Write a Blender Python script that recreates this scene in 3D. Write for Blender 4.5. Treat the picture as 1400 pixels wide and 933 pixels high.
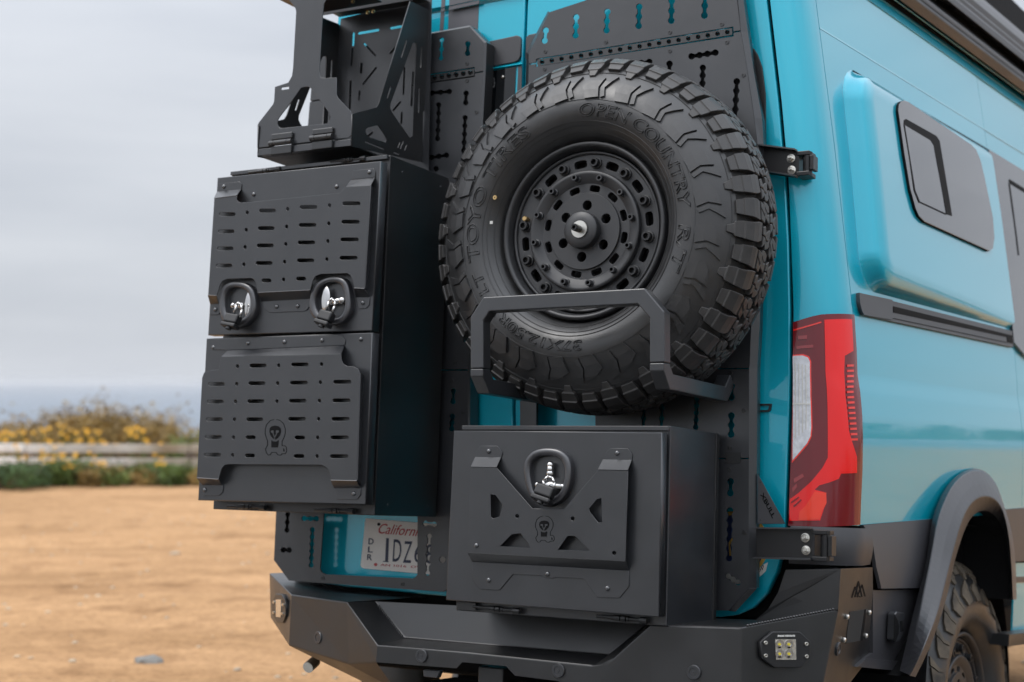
import bpy, bmesh, math, random
from mathutils import Vector, Matrix
random.seed(7)
sc = bpy.context.scene
for o in list(bpy.data.objects): bpy.data.objects.remove(o)
rad = math.radians
# ------------------------------------------------------------------ camera, world, sun
# The van stands on a slight slope, so its rear doors have a frame of their own
# (x right, y forward, z up the door, origin in the middle of the spare wheel).
H0 = 1.86
DOOR = Matrix(((0.99990859, 0.00124505, -0.01346332, 0), (0, 0.9957512, 0.09208445, 0),
               (0.01352077, -0.09207604, 0.99566018, H0), (0, 0, 0, 1)))
DINV = DOOR.inverted()
FPX, CX, CY = 2034.42, 700.0, 466.5
CAM_R = Matrix(((0.86602562, -0.49982828, 0.01308846), (0.49999962, 0.86572886, -0.02266991), (0, 0.02617695, 0.99965732)))
CAM_P = Vector((1.7706306, -3.4377998, -0.3882799 + H0))
cam = bpy.data.objects.new('camera', bpy.data.cameras.new('camera'))
sc.collection.objects.link(cam); sc.camera = cam
cam.data.sensor_width = 36.0; cam.data.lens = FPX / 1400 * 36
cam.data.clip_start = 0.05; cam.data.clip_end = 60000
m = Matrix.Identity(4)
for i in range(3):
    m[i][0] = CAM_R[i][0]; m[i][1] = CAM_R[i][2]; m[i][2] = -CAM_R[i][1]; m[i][3] = CAM_P[i]
cam.matrix_world = m
cam.data.dof.use_dof = True; cam.data.dof.focus_distance = 3.75; cam.data.dof.aperture_fstop = 2.6
cam.data.dof.aperture_blades = 9

SUN_ELEV, SUN_AZ = rad(58), rad(222)         # azimuth clockwise from +y (world)
world = bpy.data.worlds.new('World'); sc.world = world; world.use_nodes = True
nt = world.node_tree; nt.nodes.clear()
def N(t, kind, **kw):
    n = t.nodes.new(kind)
    for k, v in kw.items():
        if k.startswith('i_'):
            n.inputs[int(k[2:]) if k[2:].isdigit() else k[2:].replace('_', ' ')].default_value = v
        else: setattr(n, k, v)
    return n
def L(t, a, b): t.links.new(a, b)
wo = N(nt, 'ShaderNodeOutputWorld'); bg = N(nt, 'ShaderNodeBackground'); bg.inputs[1].default_value = 0.1
sky = N(nt, 'ShaderNodeTexSky'); sky.sky_type = 'NISHITA'; sky.sun_disc = False
sky.sun_elevation = SUN_ELEV; sky.sun_rotation = SUN_AZ; sky.dust_density = 3.0; sky.air_density = 1.0
tc = N(nt, 'ShaderNodeTexCoord'); mp = N(nt, 'ShaderNodeMapping'); mp.inputs['Scale'].default_value = (1.0, 1.0, 7.0)
no = N(nt, 'ShaderNodeTexNoise'); no.inputs['Scale'].default_value = 2.2; no.inputs['Detail'].default_value = 5; no.inputs['Roughness'].default_value = .5
cr = N(nt, 'ShaderNodeValToRGB')
cr.color_ramp.elements[0].position = .3; cr.color_ramp.elements[0].color = (3.9, 4.15, 4.6, 1)
cr.color_ramp.elements[1].position = .7; cr.color_ramp.elements[1].color = (5.2, 5.4, 5.75, 1)
mx = N(nt, 'ShaderNodeMix', data_type='RGBA'); mx.inputs[0].default_value = .93
L(nt, tc.outputs['Generated'], mp.inputs[0]); L(nt, mp.outputs[0], no.inputs[0]); L(nt, no.outputs[0], cr.inputs[0])
L(nt, sky.outputs[0], mx.inputs[6]); L(nt, cr.outputs[0], mx.inputs[7]); # an overcast sky is brighter overhead than near the horizon
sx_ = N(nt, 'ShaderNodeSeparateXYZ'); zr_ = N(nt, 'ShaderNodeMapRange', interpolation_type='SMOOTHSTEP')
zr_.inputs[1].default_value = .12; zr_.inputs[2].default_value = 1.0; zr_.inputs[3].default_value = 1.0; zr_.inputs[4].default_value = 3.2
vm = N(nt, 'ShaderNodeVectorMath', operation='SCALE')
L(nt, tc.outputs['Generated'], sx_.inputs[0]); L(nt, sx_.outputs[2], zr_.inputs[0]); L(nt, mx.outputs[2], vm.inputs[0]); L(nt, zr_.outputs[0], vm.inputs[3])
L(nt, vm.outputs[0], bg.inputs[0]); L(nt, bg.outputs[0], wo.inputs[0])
sun = bpy.data.objects.new('sun', bpy.data.lights.new('sun', 'SUN')); sc.collection.objects.link(sun)
sun.data.energy = 0.8; sun.data.angle = rad(24); sun.data.color = (1, .97, .93)
sd = Vector((math.sin(SUN_AZ) * math.cos(SUN_ELEV), math.cos(SUN_AZ) * math.cos(SUN_ELEV), math.sin(SUN_ELEV)))
sun.rotation_euler = sd.to_track_quat('Z', 'Y').to_euler()
vs = sc.view_settings; vs.view_transform = 'Standard'; vs.look = 'None'; vs.exposure = 0.56; vs.gamma = 1.0; vs.use_curve_mapping = False
sc.cycles.max_bounces = 8; sc.cycles.use_denoising = True

# ------------------------------------------------------------------ measuring helpers
CAM_D = DINV @ CAM_P
RD = DINV.to_3x3() @ CAM_R
def ray(px, py): return RD @ Vector(((px - CX) / FPX, 1.0, -(py - CY) / FPX))
def U(px, py, Y):                       # point on the upright plane y = Y of the rear doors
    d = ray(px, py); return CAM_D + d * ((Y - CAM_D.y) / d.y)
SV = Vector((.0771, .99615, .04163)).normalized()     # direction of the van's side
PZ = [(1.12, .408), (1.05, .4175), (.95, .431), (.698, .4656), (.2905, .5215), (-.1813, .5782), (-.2791, .585), (-.3413, .5875),
      (-.3897, .5958), (-.4514, .6014), (-.5109, .6036), (-.5874, .6032), (-.7356, .6006), (-1.3, .585)]
def prof(z):
    if z >= PZ[0][0]: return PZ[0][1]
    for (z1, x1), (z0, x0) in zip(PZ, PZ[1:]):
        if z >= z0: return x0 + (x1 - x0) * (z - z0) / (z1 - z0)
    return PZ[-1][1]
Y0 = .45
def side(s, z, off=0.0): return Vector((prof(z) + s * SV.x + off, Y0 + s * SV.y, z + s * SV.z))
def O(px, py, off=0.0):                 # point on the van's side, pushed out by off
    d = ray(px, py)
    def g(t):
        P = CAM_D + d * t; s = (P.y - Y0) / SV.y
        return P.x - (prof(P.z - s * SV.z) + s * SV.x + off)
    t0 = 3.0; v0 = g(t0); t = t0
    while t < 40:
        t1 = t + .05; v1 = g(t1)
        if v0 * v1 <= 0:
            a, b = t, t1
            for _ in range(40):
                c = (a + b) / 2
                if g(a) * g(c) <= 0: b = c
                else: a = c
            return CAM_D + d * a
        t, v0 = t1, v1
    return CAM_D + d * 10
def SZ(P): s = (P.y - Y0) / SV.y; return s, P.z - s * SV.z

def smooth01(x): x = max(0, min(1, x)); return x * x * (3 - 2 * x)
# ------------------------------------------------------------------ object helpers
coll = sc.collection
BASE = {}
FULL = {}
def props(o, label=None, cat=None, group=None, kind=None):
    if label: o['label'] = label
    if cat: o['category'] = cat
    if group: o['group'] = group
    if kind: o['kind'] = kind
def thing(name, label, cat, base, group=None):          # an Empty at the thing's base, in door coordinates
    o = bpy.data.objects.new(name, None); coll.objects.link(o); o.empty_display_size = .05
    base = Vector(base); o.matrix_world = DOOR @ Matrix.Translation(base); BASE[o.name] = base
    props(o, label, cat, group); return o
def root_of(o):
    while o.parent: o = o.parent
    return o
def put(name, me, mat, parent, M=None, label=None, solid=0, bevel=0, seg=2, smooth=False):
    """mesh in door coordinates (or local to matrix M) -> child object"""
    o = bpy.data.objects.new(name, me); coll.objects.link(o)
    if mat is not None and len(me.materials) == 0:
        for k in (mat if isinstance(mat, (list, tuple)) else [mat]): me.materials.append(k)
    if parent is not None:
        T = Matrix.Translation(-BASE[root_of(parent).name])
        full = T @ (M if M is not None else Matrix.Identity(4))
        o.parent = parent; FULL[o.name] = full
        o.matrix_basis = FULL[parent.name].inverted() @ full if parent.name in FULL else full
    if solid:
        md = o.modifiers.new('solid', 'SOLIDIFY'); md.thickness = solid; md.offset = -1
    if solid and smooth:
        md = o.modifiers.new('split', 'EDGE_SPLIT'); md.split_angle = rad(35)
    if bevel:
        md = o.modifiers.new('bevel', 'BEVEL'); md.width = bevel; md.segments = seg; md.limit_method = 'ANGLE'; md.angle_limit = rad(28)
    if smooth:
        for p in me.polygons: p.use_smooth = True
    if label: o['label'] = label
    return o
def mesh(verts, faces, name='m'):
    me = bpy.data.meshes.new(name); me.from_pydata([tuple(v) for v in verts], [], faces); me.validate()
    bm = bmesh.new(); bm.from_mesh(me); bmesh.ops.recalc_face_normals(bm, faces=bm.faces); bm.to_mesh(me); bm.free(); return me
def mesh_raw(verts, faces, name='m'):
    me = bpy.data.meshes.new(name); me.from_pydata([tuple(v) for v in verts], [], faces); me.validate(); return me
def area2(p): return sum(p[i][0] * p[(i + 1) % len(p)][1] - p[(i + 1) % len(p)][0] * p[i][1] for i in range(len(p))) / 2
def flat(outline, holes=(), thick=.004, bevel=0.0):
    """polygon with holes in local xy, front face at z = 0, thickness towards -z"""
    cu = bpy.data.curves.new('c', 'CURVE'); cu.dimensions = '2D'; cu.fill_mode = 'BOTH'
    cu.extrude = max(thick / 2 - bevel, 1e-5); cu.bevel_depth = bevel; cu.bevel_resolution = 1; cu.offset = -bevel
    for i, pl in enumerate([outline] + list(holes)):
        if (area2(pl) > 0) != (i == 0): pl = pl[::-1]
        sp = cu.splines.new('POLY'); sp.points.add(len(pl) - 1)
        for q, p in zip(sp.points, pl): q.co = (p[0], p[1], 0, 1)
        sp.use_cyclic_u = True
    o = bpy.data.objects.new('c', cu); coll.objects.link(o)
    dg = bpy.context.evaluated_depsgraph_get(); dg.update()
    me = bpy.data.meshes.new_from_object(o.evaluated_get(dg))
    bpy.data.objects.remove(o); bpy.data.curves.remove(cu)
    me.transform(Matrix.Translation((0, 0, -thick / 2))); me.materials.clear()
    return me
YZ = Matrix(((1, 0, 0, 0), (0, 0, -1, 0), (0, 1, 0, 0), (0, 0, 0, 1)))   # local (x, y, z) -> door (x, -z, y)
def plate(name, outline, Y, mat, parent, holes=(), thick=.004, bevel=0.0, label=None):
    """plate whose front face lies at y = Y; outline and holes as seen in the photo's frame"""
    f = lambda pl: [(lambda P: (P.x, P.z))(U(x, y, Y)) for x, y in pl]
    me = flat(f(outline), [f(h) for h in holes], thick, bevel)
    me.transform(Matrix.Translation((0, Y, 0)) @ YZ)
    return put(name, me, mat, parent, label=label)
def zoomed(ox, oy, s): return lambda pts: [(ox + x / s, oy + y / s) for x, y in pts]
def slot(x0, x1, y0, y1, r, n=5):           # rounded slot between two end points
    dx, dy = x1 - x0, y1 - y0; l = math.hypot(dx, dy) or 1; ux, uy = dx / l, dy / l
    a, b = (x0 + ux * r, y0 + uy * r), (x1 - ux * r, y1 - uy * r); t = math.atan2(uy, ux); out = []
    for c, s in ((b, -1), (a, 1)):
        for i in range(n + 1):
            an = t + s * math.pi / 2 + math.pi * i / n
            out.append((c[0] + r * math.cos(an), c[1] + r * math.sin(an)))
    return out
def disc(cx, cy, r, n=12, ry=None): return [(cx + r * math.cos(2 * math.pi * i / n), cy + (ry or r) * math.sin(2 * math.pi * i / n)) for i in range(n)]
def chain(x0, y0, x1, y1, n, r=3.6, neck=.55):   # a row of n overlapping holes
    dx, dy = x1 - x0, y1 - y0; l = math.hypot(dx, dy); ux, uy = dx / l, dy / l
    d = (l - 2 * r) / max(n - 1, 1); up, dn = [], []; k = 7 * n
    for i in range(k + 1):
        t = l * i / k; w = 0
        for j in range(n):
            q = r * r - (t - r - j * d) ** 2
            if q > 0: w = max(w, math.sqrt(q))
        if r < t < l - r: w = max(w, r * neck)
        w = max(w, r * .25)
        up.append((x0 + ux * t - uy * w, y0 + uy * t + ux * w)); dn.append((x0 + ux * t + uy * w, y0 + uy * t - ux * w))
    return up + dn[::-1]
def sheet(name, quads, mat, parent, thick=.003, bevel=0, label=None):   # bent sheet of (px, py, Y) polygons
    vs, fs, key = [], [], {}
    for q in quads:
        f = []
        for v in q:
            k = tuple(round(c, 4) for c in v)
            if k not in key: key[k] = len(vs); vs.append(v if isinstance(v, Vector) else U(*v))
            f.append(key[k])
        fs.append(f)
    return put(name, mesh(vs, fs), mat, parent, solid=thick, bevel=bevel, label=label)
def box_mesh(x0, x1, y0, y1, z0, z1, bevel=.003, seg=2):
    bm = bmesh.new(); bmesh.ops.create_cube(bm, size=1)
    for v in bm.verts: v.co = ((x0 + x1) / 2 + v.co.x * (x1 - x0), (y0 + y1) / 2 + v.co.y * (y1 - y0), (z0 + z1) / 2 + v.co.z * (z1 - z0))
    if bevel: bmesh.ops.bevel(bm, geom=list(bm.edges), offset=bevel, segments=seg, affect='EDGES', profile=.5)
    me = bpy.data.meshes.new('box'); bm.to_mesh(me); bm.free(); return me
def lathe(pts, n=32, axis='Y', cap=False, a0=0.0):
    """pts (radius, depth) turned about the y axis"""
    vs, fs = [], []
    for r, y in pts:
        for i in range(n):
            a = a0 + 2 * math.pi * i / n; vs.append((r * math.cos(a), y, r * math.sin(a)))
    for j in range(len(pts) - 1):
        for i in range(n):
            k = (i + 1) % n; fs.append((j * n + i, j * n + k, (j + 1) * n + k, (j + 1) * n + i))
    if cap:
        fs.append(tuple(range(n))); fs.append(tuple((len(pts) - 1) * n + i for i in range(n)))
    return mesh(vs, fs)
def tube_path(path, w, h, up, closed=False):
    """rectangular bar along path, mitred corners; up = the direction of h"""
    vs, fs = [], []; n = len(path); up = Vector(up)
    for i, p in enumerate(path):
        a = (p - path[i - 1]).normalized() if i else (path[1] - p).normalized()
        b = (path[i + 1] - p).normalized() if i < n - 1 else a
        t = (a + b).normalized(); sd_ = a.cross(up).normalized(); hv = up.normalized()
        mit = (a + b).normalized(); nrm = mit.cross(hv).normalized(); k = 1 / max(.3, nrm.dot(sd_))
        for sx, sy in ((-1, -1), (1, -1), (1, 1), (-1, 1)): vs.append(p + nrm * (sx * w / 2 * k) + hv * (sy * h / 2))
    for i in range(n - 1):
        for j in range(4):
            k = (j + 1) % 4; fs.append((i * 4 + j, i * 4 + k, (i + 1) * 4 + k, (i + 1) * 4 + j))
    fs.append((0, 1, 2, 3)); fs.append(tuple(4 * (n - 1) + j for j in range(4)))
    return mesh(vs, fs)
def text_mesh(body, extrude=.001, shear=0.0, unit=True, bold=0.0, res=3, outline=0.0):
    cu = bpy.data.curves.new('t', 'FONT'); cu.body = body; cu.size = 1; cu.extrude = extrude; cu.shear = shear; cu.offset = bold; cu.resolution_u = res
    if outline: cu.fill_mode = 'NONE'; cu.bevel_depth = outline; cu.bevel_resolution = 0; cu.extrude = 0
    o = bpy.data.objects.new('t', cu); coll.objects.link(o)
    dg = bpy.context.evaluated_depsgraph_get(); dg.update()
    me = bpy.data.meshes.new_from_object(o.evaluated_get(dg)); bpy.data.objects.remove(o); bpy.data.curves.remove(cu)
    me.materials.clear()
    if unit and len(me.vertices):
        xs = [v.co.x for v in me.vertices]; ys = [v.co.y for v in me.vertices]
        w, h = max(xs) - min(xs), max(ys) - min(ys)
        for v in me.vertices: v.co.x = (v.co.x - min(xs)) / w; v.co.y = (v.co.y - min(ys)) / h
    return me
def frame(o, u, v, Y, lift=0.0):            # affine frame on plane y = Y: unit square from o to u (right) and v (up)
    P, a, b = U(*o, Y), U(*u, Y), U(*v, Y); A, B = a - P, b - P; n = A.cross(B).normalized()
    P = P + n * lift
    return Matrix(((A.x, B.x, n.x, P.x), (A.y, B.y, n.y, P.y), (A.z, B.z, n.z, P.z), (0, 0, 0, 1)))
def ribbon_pts(pts, w, closed=False):       # 2-D stroke -> list of quads
    out = []
    for (x0, y0), (x1, y1) in zip(pts, pts[1:] + ([pts[0]] if closed else [])):
        dx, dy = x1 - x0, y1 - y0; l = math.hypot(dx, dy) or 1; nx, ny = -dy / l * w / 2, dx / l * w / 2; ex, ey = dx / l * w * .3, dy / l * w * .3
        out.append([(x0 + nx - ex, y0 + ny - ey), (x1 + nx + ex, y1 + ny + ey), (x1 - nx + ex, y1 - ny + ey), (x0 - nx - ex, y0 - ny - ey)])
    return out
def decal(name, polys, pt, mat, parent, thick=.0006, M=None):   # thin print made of flat polygons; pt maps 2-D -> 3-D
    vs, fs = [], []
    for pl in polys:
        i = len(vs); vs += [pt(*p) for p in pl]; fs.append(tuple(range(i, i + len(pl))))
    me = mesh_raw(vs, fs); return put(name, me, mat, parent, M=M, solid=thick)
def mesh_join(meshes):
    bm = bmesh.new()
    for me in meshes: bm.from_mesh(me)
    out = bpy.data.meshes.new('j'); bm.to_mesh(out); bm.free(); return out
def rivet_mesh(r=.0066, h=.0050):
    me = lathe([(r, 0), (r * .95, -h * .4), (r * .72, -h * .78), (r * .38, -h * .96), (r * .02, -h)], 14)
    for p in me.polygons: p.use_smooth = True
    return me

# ------------------------------------------------------------------ materials
def mat(name, base, rough=.5, metal=0.0, coat=0.0, coat_r=.03, var=.0, vscale=8.0, bump=0.0, bscale=300.0, spec=.5, emit=None, ior=None, coat_ior=None, var2=None, rvar=0.0, trans=0.0, flake=0.0):
    m = bpy.data.materials.new(name); m.use_nodes = True; t = m.node_tree; b = t.nodes['Principled BSDF']
    b.inputs['Base Color'].default_value = (*base, 1); b.inputs['Roughness'].default_value = rough; b.inputs['Metallic'].default_value = metal
    b.inputs['Coat Weight'].default_value = coat; b.inputs['Coat Roughness'].default_value = coat_r; b.inputs['Specular IOR Level'].default_value = spec
    b.inputs['Transmission Weight'].default_value = trans
    if ior: b.inputs['IOR'].default_value = ior
    if coat_ior: b.inputs['Coat IOR'].default_value = coat_ior
    co = None
    if var or bump or rvar: co = N(t, 'ShaderNodeTexCoord')
    if var or rvar:
        n = N(t, 'ShaderNodeTexNoise'); n.inputs['Scale'].default_value = vscale; n.inputs['Detail'].default_value = 6; n.inputs['Roughness'].default_value = .62
        L(t, co.outputs['Object'], n.inputs['Vector'])
        if var:
            r = N(t, 'ShaderNodeValToRGB'); c0 = var2 or tuple(c * (1 - var) for c in base); c1 = tuple(min(1, c * (1 + var)) for c in base)
            r.color_ramp.elements[0].position = .32; r.color_ramp.elements[0].color = (*c0, 1); r.color_ramp.elements[1].position = .68; r.color_ramp.elements[1].color = (*c1, 1)
            L(t, n.outputs[0], r.inputs[0]); L(t, r.outputs[0], b.inputs['Base Color'])
        if rvar:
            mr = N(t, 'ShaderNodeMapRange'); mr.inputs[1].default_value = .3; mr.inputs[2].default_value = .7; mr.inputs[3].default_value = rough - rvar; mr.inputs[4].default_value = rough + rvar
            L(t, n.outputs[0], mr.inputs[0]); L(t, mr.outputs[0], b.inputs['Roughness'])
    if bump:
        n2 = N(t, 'ShaderNodeTexNoise'); n2.inputs['Scale'].default_value = bscale; n2.inputs['Detail'].default_value = 3
        bp = N(t, 'ShaderNodeBump'); bp.inputs['Strength'].default_value = bump; bp.inputs['Distance'].default_value = .002
        L(t, co.outputs['Object'], n2.inputs['Vector']); L(t, n2.outputs[0], bp.inputs['Height']); L(t, bp.outputs[0], b.inputs['Normal'])
    if emit: b.inputs['Emission Color'].default_value = (*emit[:3], 1); b.inputs['Emission Strength'].default_value = emit[3]
    return m
BLACK = mat('black_powder_coat', (.0190, .0202, .0232), .34, var=.14, vscale=9, bump=.06, bscale=700, rvar=.05, ior=1.72)
RIVETM = mat('rivet_steel', (.035, .036, .04), .26, ior=2.1)
BLACK2 = mat('black_textured_steel', (.0095, .0097, .0105), .38, var=.3, vscale=5, bump=.10, bscale=600, rvar=.07, ior=1.68)
DARK = mat('dark_rubber_and_shade', (.0035, .0035, .004), .7, spec=.15)  # dark trim, and the shade put into slots and gaps
RUBBER = mat('tyre_rubber', (.021, .021, .0215), .40, var=.25, vscale=14, bump=.14, bscale=300, rvar=.10, ior=1.65)
RUBBER_DUSTY = mat('dusty_tread_rubber', (.030, .0285, .0275), .50, var=.4, vscale=26, bump=.16, bscale=300, rvar=.10, ior=1.6)
RUBBER_SAND = mat('sand_dusted_tread', (.11, .088, .062), .8, var=.5, vscale=12, var2=(.035, .031, .027), bump=.2, bscale=200)
RUBBER_LETTER = mat('tyre_letter_rubber', (.014, .0135, .013), .36, var=.15, vscale=30)
RIM = mat('matte_black_alloy', (.014, .0145, .0165), .48, var=.15, vscale=12, bump=.05, bscale=700, rvar=.06, ior=1.65)
PAINT = mat('teal_blue_car_paint', (.0, .415, .555), .30, metal=.25, coat=1.0, coat_r=.012, spec=.3, coat_ior=1.58, bump=.016, bscale=2.2)
GREYW = mat('grey_vinyl_stripe', (.10, .10, .11), .35)
CLAD = mat('grey_satin_plastic', (.042, .0415, .046), .42, var=.12, vscale=6, bump=.04, bscale=700, ior=1.65)
FLARE = mat('satin_black_fender_plastic', (.030, .030, .034), .42, var=.12, vscale=6, bump=.04, bscale=700, ior=1.65)
GLASS = mat('smoked_side_glass', (.022, .021, .026), .10, coat=.6, coat_r=.01, coat_ior=1.4)
GLASSD = mat('dark_rear_glass', (.004, .005, .006), .05)
CHROME = mat('polished_chrome', (.62, .61, .60), .16, metal=1.0)
ZINC = mat('zinc_bolt_steel', (.62, .60, .55), .30, metal=1.0)
BRASS = mat('brass', (.55, .38, .18), .35, metal=1.0)
PLASTIC = mat('black_rubber_plastic', (.012, .012, .013), .45, bump=.05, bscale=600)
BEZEL = mat('latch_bezel_plastic', (.024, .024, .028), .32, bump=.04, bscale=900, ior=1.9)
REDDARK = mat('dark_red_lens', (.17, .004, .010), .14, coat=.6, coat_r=.01, coat_ior=1.4)
REDBRIGHT = mat('bright_red_lens', (.92, .008, .008), .16, coat=.5, coat_r=.01, coat_ior=1.4)
REDGLOW = mat('red_reflector', (.95, .02, .01), .20, coat=1, coat_r=.01)
CLEAR = mat('clear_ribbed_lens', (.72, .73, .76), .15, coat=1, coat_r=.02, var=.18, vscale=60)
WHITEP = mat('number_plate_white', (.86, .82, .77), .45, var=.04, vscale=20)
NAVY = mat('plate_navy_ink', (.015, .025, .07), .4)
REDINK = mat('plate_red_ink', (.50, .03, .03), .4)
GOLD = mat('sticker_gold', (.55, .33, .06), .4)
BLUEINK = mat('sticker_blue', (.008, .025, .10), .4)
WHITE = mat('sticker_white', (.75, .74, .70), .45)
LEDY = mat('led_yellow', (.75, .60, .05), .3)
STICKER = mat('shiny_reflector', (.72, .70, .64), .18, metal=.8, var=.2, vscale=150)
BRACKET_ARM = mat('hinge_arm_steel', (.010, .010, .011), .34, var=.08, vscale=10, bump=.05, bscale=900)
# ------------------------------------------------------------------ tyre and wheel meshes (axis y, outer face towards -y)
TY = [(.236, .012), (.246, -.008), (.262, -.030), (.285, -.046), (.310, -.054), (.335, -.052), (.360, -.044), (.385, -.032), (.405, -.018), (.425, -.002), (.440, .014), (.450, .034)]
TB = [(.455, .06), (.457, .105), (.456, .15), (.450, .176), (.440, .196), (.425, .212), (.40, .232), (.34, .255), (.28, .245), (.24, .21)]
PROF = TY + TB
def tyre_carcass(n=96):
    return lathe(PROF, n)
# developed section: s runs along the section from the side wall to the far shoulder
SS = [0.0]
for (r0, y0), (r1, y1) in zip(PROF, PROF[1:]): SS.append(SS[-1] + math.hypot(r1 - r0, y1 - y0))
S_T = SS[len(TY) - 1]                        # start of the flat tread
def sec(s):
    for i in range(len(SS) - 1):
        if s <= SS[i + 1] or i == len(SS) - 2:
            k = (s - SS[i]) / (SS[i + 1] - SS[i]); (r0, y0), (r1, y1) = PROF[i], PROF[i + 1]
            dr, dy = r1 - r0, y1 - y0; l = math.hypot(dr, dy)
            return r0 + dr * k, y0 + dy * k, -(-dy) / l, -dr / l      # outward normal (r, y)
def lug(stations, h, R=.455, taper=.88):
    """block that follows the section: stations (s, u0, u1); u is arc length round the tyre, centred on u = 0"""
    vs, fs = [], []
    for s, u0, u1 in stations:
        r, y, nr, ny = sec(s); hh = h if not isinstance(h, (list, tuple)) else h[len(vs) // 4]
        um = (u0 + u1) / 2
        for u, o in ((u0, -.004), (u1, -.004), (um + (u1 - um) * taper, hh), (um + (u0 - um) * taper, hh)):
            a = u / R; rr = r + nr * o; vs.append((rr * math.sin(a), y + ny * o, rr * math.cos(a)))
    n = len(stations)
    for i in range(n - 1):
        for j in range(4):
            k = (j + 1) % 4; fs.append((i * 4 + j, i * 4 + k, (i + 1) * 4 + k, (i + 1) * 4 + j))
    fs += [(0, 1, 2, 3), tuple(4 * (n - 1) + j for j in range(4))]
    return mesh(vs, fs)
P = 2 * math.pi * .455 / 24                  # pitch .119
def poly_side(pts, h):                       # raised pad on the side wall: pts (u, dr) about r = .368
    def q(u, d, o):
        r = .368 + d; a = u / .368; y = TY[-1][1]; sl = 0
        for (r0, y0), (r1, y1) in zip(TY, TY[1:]):
            if r0 <= r <= r1: y = y0 + (y1 - y0) * (r - r0) / (r1 - r0); sl = (y1 - y0) / (r1 - r0)
        l = math.hypot(1, sl); rr = r + sl / l * o
        return Vector((rr * math.sin(a), y - o / l, rr * math.cos(a)))
    bm = bmesh.new(); bm.faces.new([bm.verts.new((p[0], p[1], 0)) for p in pts]); bmesh.ops.triangulate(bm, faces=bm.faces)
    for r_, _ in TY:
        bmesh.ops.bisect_plane(bm, geom=bm.verts[:] + bm.edges[:] + bm.faces[:], plane_co=(0, r_ - .368, 0), plane_no=(0, 1, 0))
    for u_ in (-.02, 0, .02): bmesh.ops.bisect_plane(bm, geom=bm.verts[:] + bm.edges[:] + bm.faces[:], plane_co=(u_, 0, 0), plane_no=(1, 0, 0))
    ed = [e for e in bm.edges if len(e.link_faces) == 1]
    new = [v for v in bmesh.ops.extrude_edge_only(bm, edges=ed)['geom'] if isinstance(v, bmesh.types.BMVert)]
    low = set(new)
    for v in list(bm.verts): v.co = q(v.co.x, v.co.y, -.003 if v in low else h)
    bmesh.ops.recalc_face_normals(bm, faces=bm.faces)
    me = bpy.data.meshes.new('pad'); bm.to_mesh(me); bm.free(); return me
T0 = S_T
def split_lug(stations, h, gap=.0011, taper=.97, k=.5):      # block with a zigzag sipe cut through it
    l, r = [], []
    for i, (s_, u0, u1) in enumerate(stations):
        c = u0 + (u1 - u0) * (k + (.10 if i % 2 else -.10)); l.append((s_, u0, c - gap)); r.append((s_, c + gap, u1))
    return mesh_join([lug(l, h, taper=taper), lug(r, h, taper=taper)])
H_ = .016
LUGS = [  # (mesh, angular offset in pitches)
    (lug([(T0 - .070, -.011, .008), (T0 - .053, -.016, .013), (T0 - .050, -.022, .019), (T0 - .027, -.0245, .022), (T0 - .0255, -.0225, .0225), (T0 - .004, -.024, .0245), (T0 + .010, -.0275, .0235), (T0 + .026, -.0275, .017)], [.004, .008, .011, .012, .0155, .017, .017, .016], taper=.97), .0),
    (lug([(T0 - .047, -.020, .018), (T0 - .029, -.0225, .021), (T0 - .0275, -.0235, .0225), (T0 - .004, -.0245, .0245), (T0 + .006, -.0235, .0275), (T0 + .017, -.019, .0285)], [.008, .011, .0150, .017, .017, .016], taper=.97), .5),
    (split_lug([(T0 + .031, -.024, .027), (T0 + .044, -.029, .017), (T0 + .0475, -.012, .029), (T0 + .062, -.020, .027), (T0 + .072, -.024, .018)], H_), .05),
    (split_lug([(T0 + .022, -.027, .020), (T0 + .037, -.021, .027), (T0 + .041, -.030, .012), (T0 + .055, -.028, .020), (T0 + .067, -.022, .025)], H_), .55),
    (split_lug([(T0 + .077, -.028, .018), (T0 + .089, -.020, .027), (T0 + .093, -.030, .012), (T0 + .106, -.026, .020), (T0 + .117, -.020, .026)], H_), .22),
    (split_lug([(T0 + .0725, -.020, .027), (T0 + .087, -.029, .014), (T0 + .091, -.013, .029), (T0 + .104, -.020, .027), (T0 + .113, -.026, .018)], H_), .72),
    (lug([(T0 + .122, -.028, .024), (T0 + .130, -.025, .027), (T0 + .144, -.027, .0265), (T0 + .166, -.026, .024), (T0 + .190, -.018, .014)], [H_, H_, H_, .015, .006], taper=.97), .12),
    (lug([(T0 + .118, -.024, .028), (T0 + .128, -.027, .025), (T0 + .144, -.026, .026), (T0 + .164, -.024, .022)], [H_, H_, H_, .013], taper=.97), .62),
]
BITERS = [
    (poly_side([(-.038, .004), (-.019, .017), (.018, .027), (.010, -.001), (.019, -.028), (-.022, -.033)], .0070), .25),
    (poly_side([(.024, .029), (.049, .035), (.027, .000), (.036, -.023), (.025, -.028), (.0155, -.001)], .0055), .25),
]
def disc_slots(R, n, a0, dr, w, skip=()):
    out = []
    for k in range(n):
        if k in skip: continue
        a = a0 + 2 * math.pi * k / n; c = (R * math.sin(a), R * math.cos(a)); tx, ty = math.cos(a), -math.sin(a); nx, ny = math.sin(a), math.cos(a); pl = []
        for q in range(16):
            t = 2 * math.pi * q / 16; ex = math.copysign(abs(math.cos(t)) ** .5, math.cos(t)); ey = math.copysign(abs(math.sin(t)) ** .5, math.sin(t))
            bend = -(w * ex) ** 2 / (2 * R)
            pl.append((c[0] + tx * w * ex + nx * (dr * ey + bend), c[1] + ty * w * ex + ny * (dr * ey + bend)))
        out.append(pl)
    return out
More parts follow.
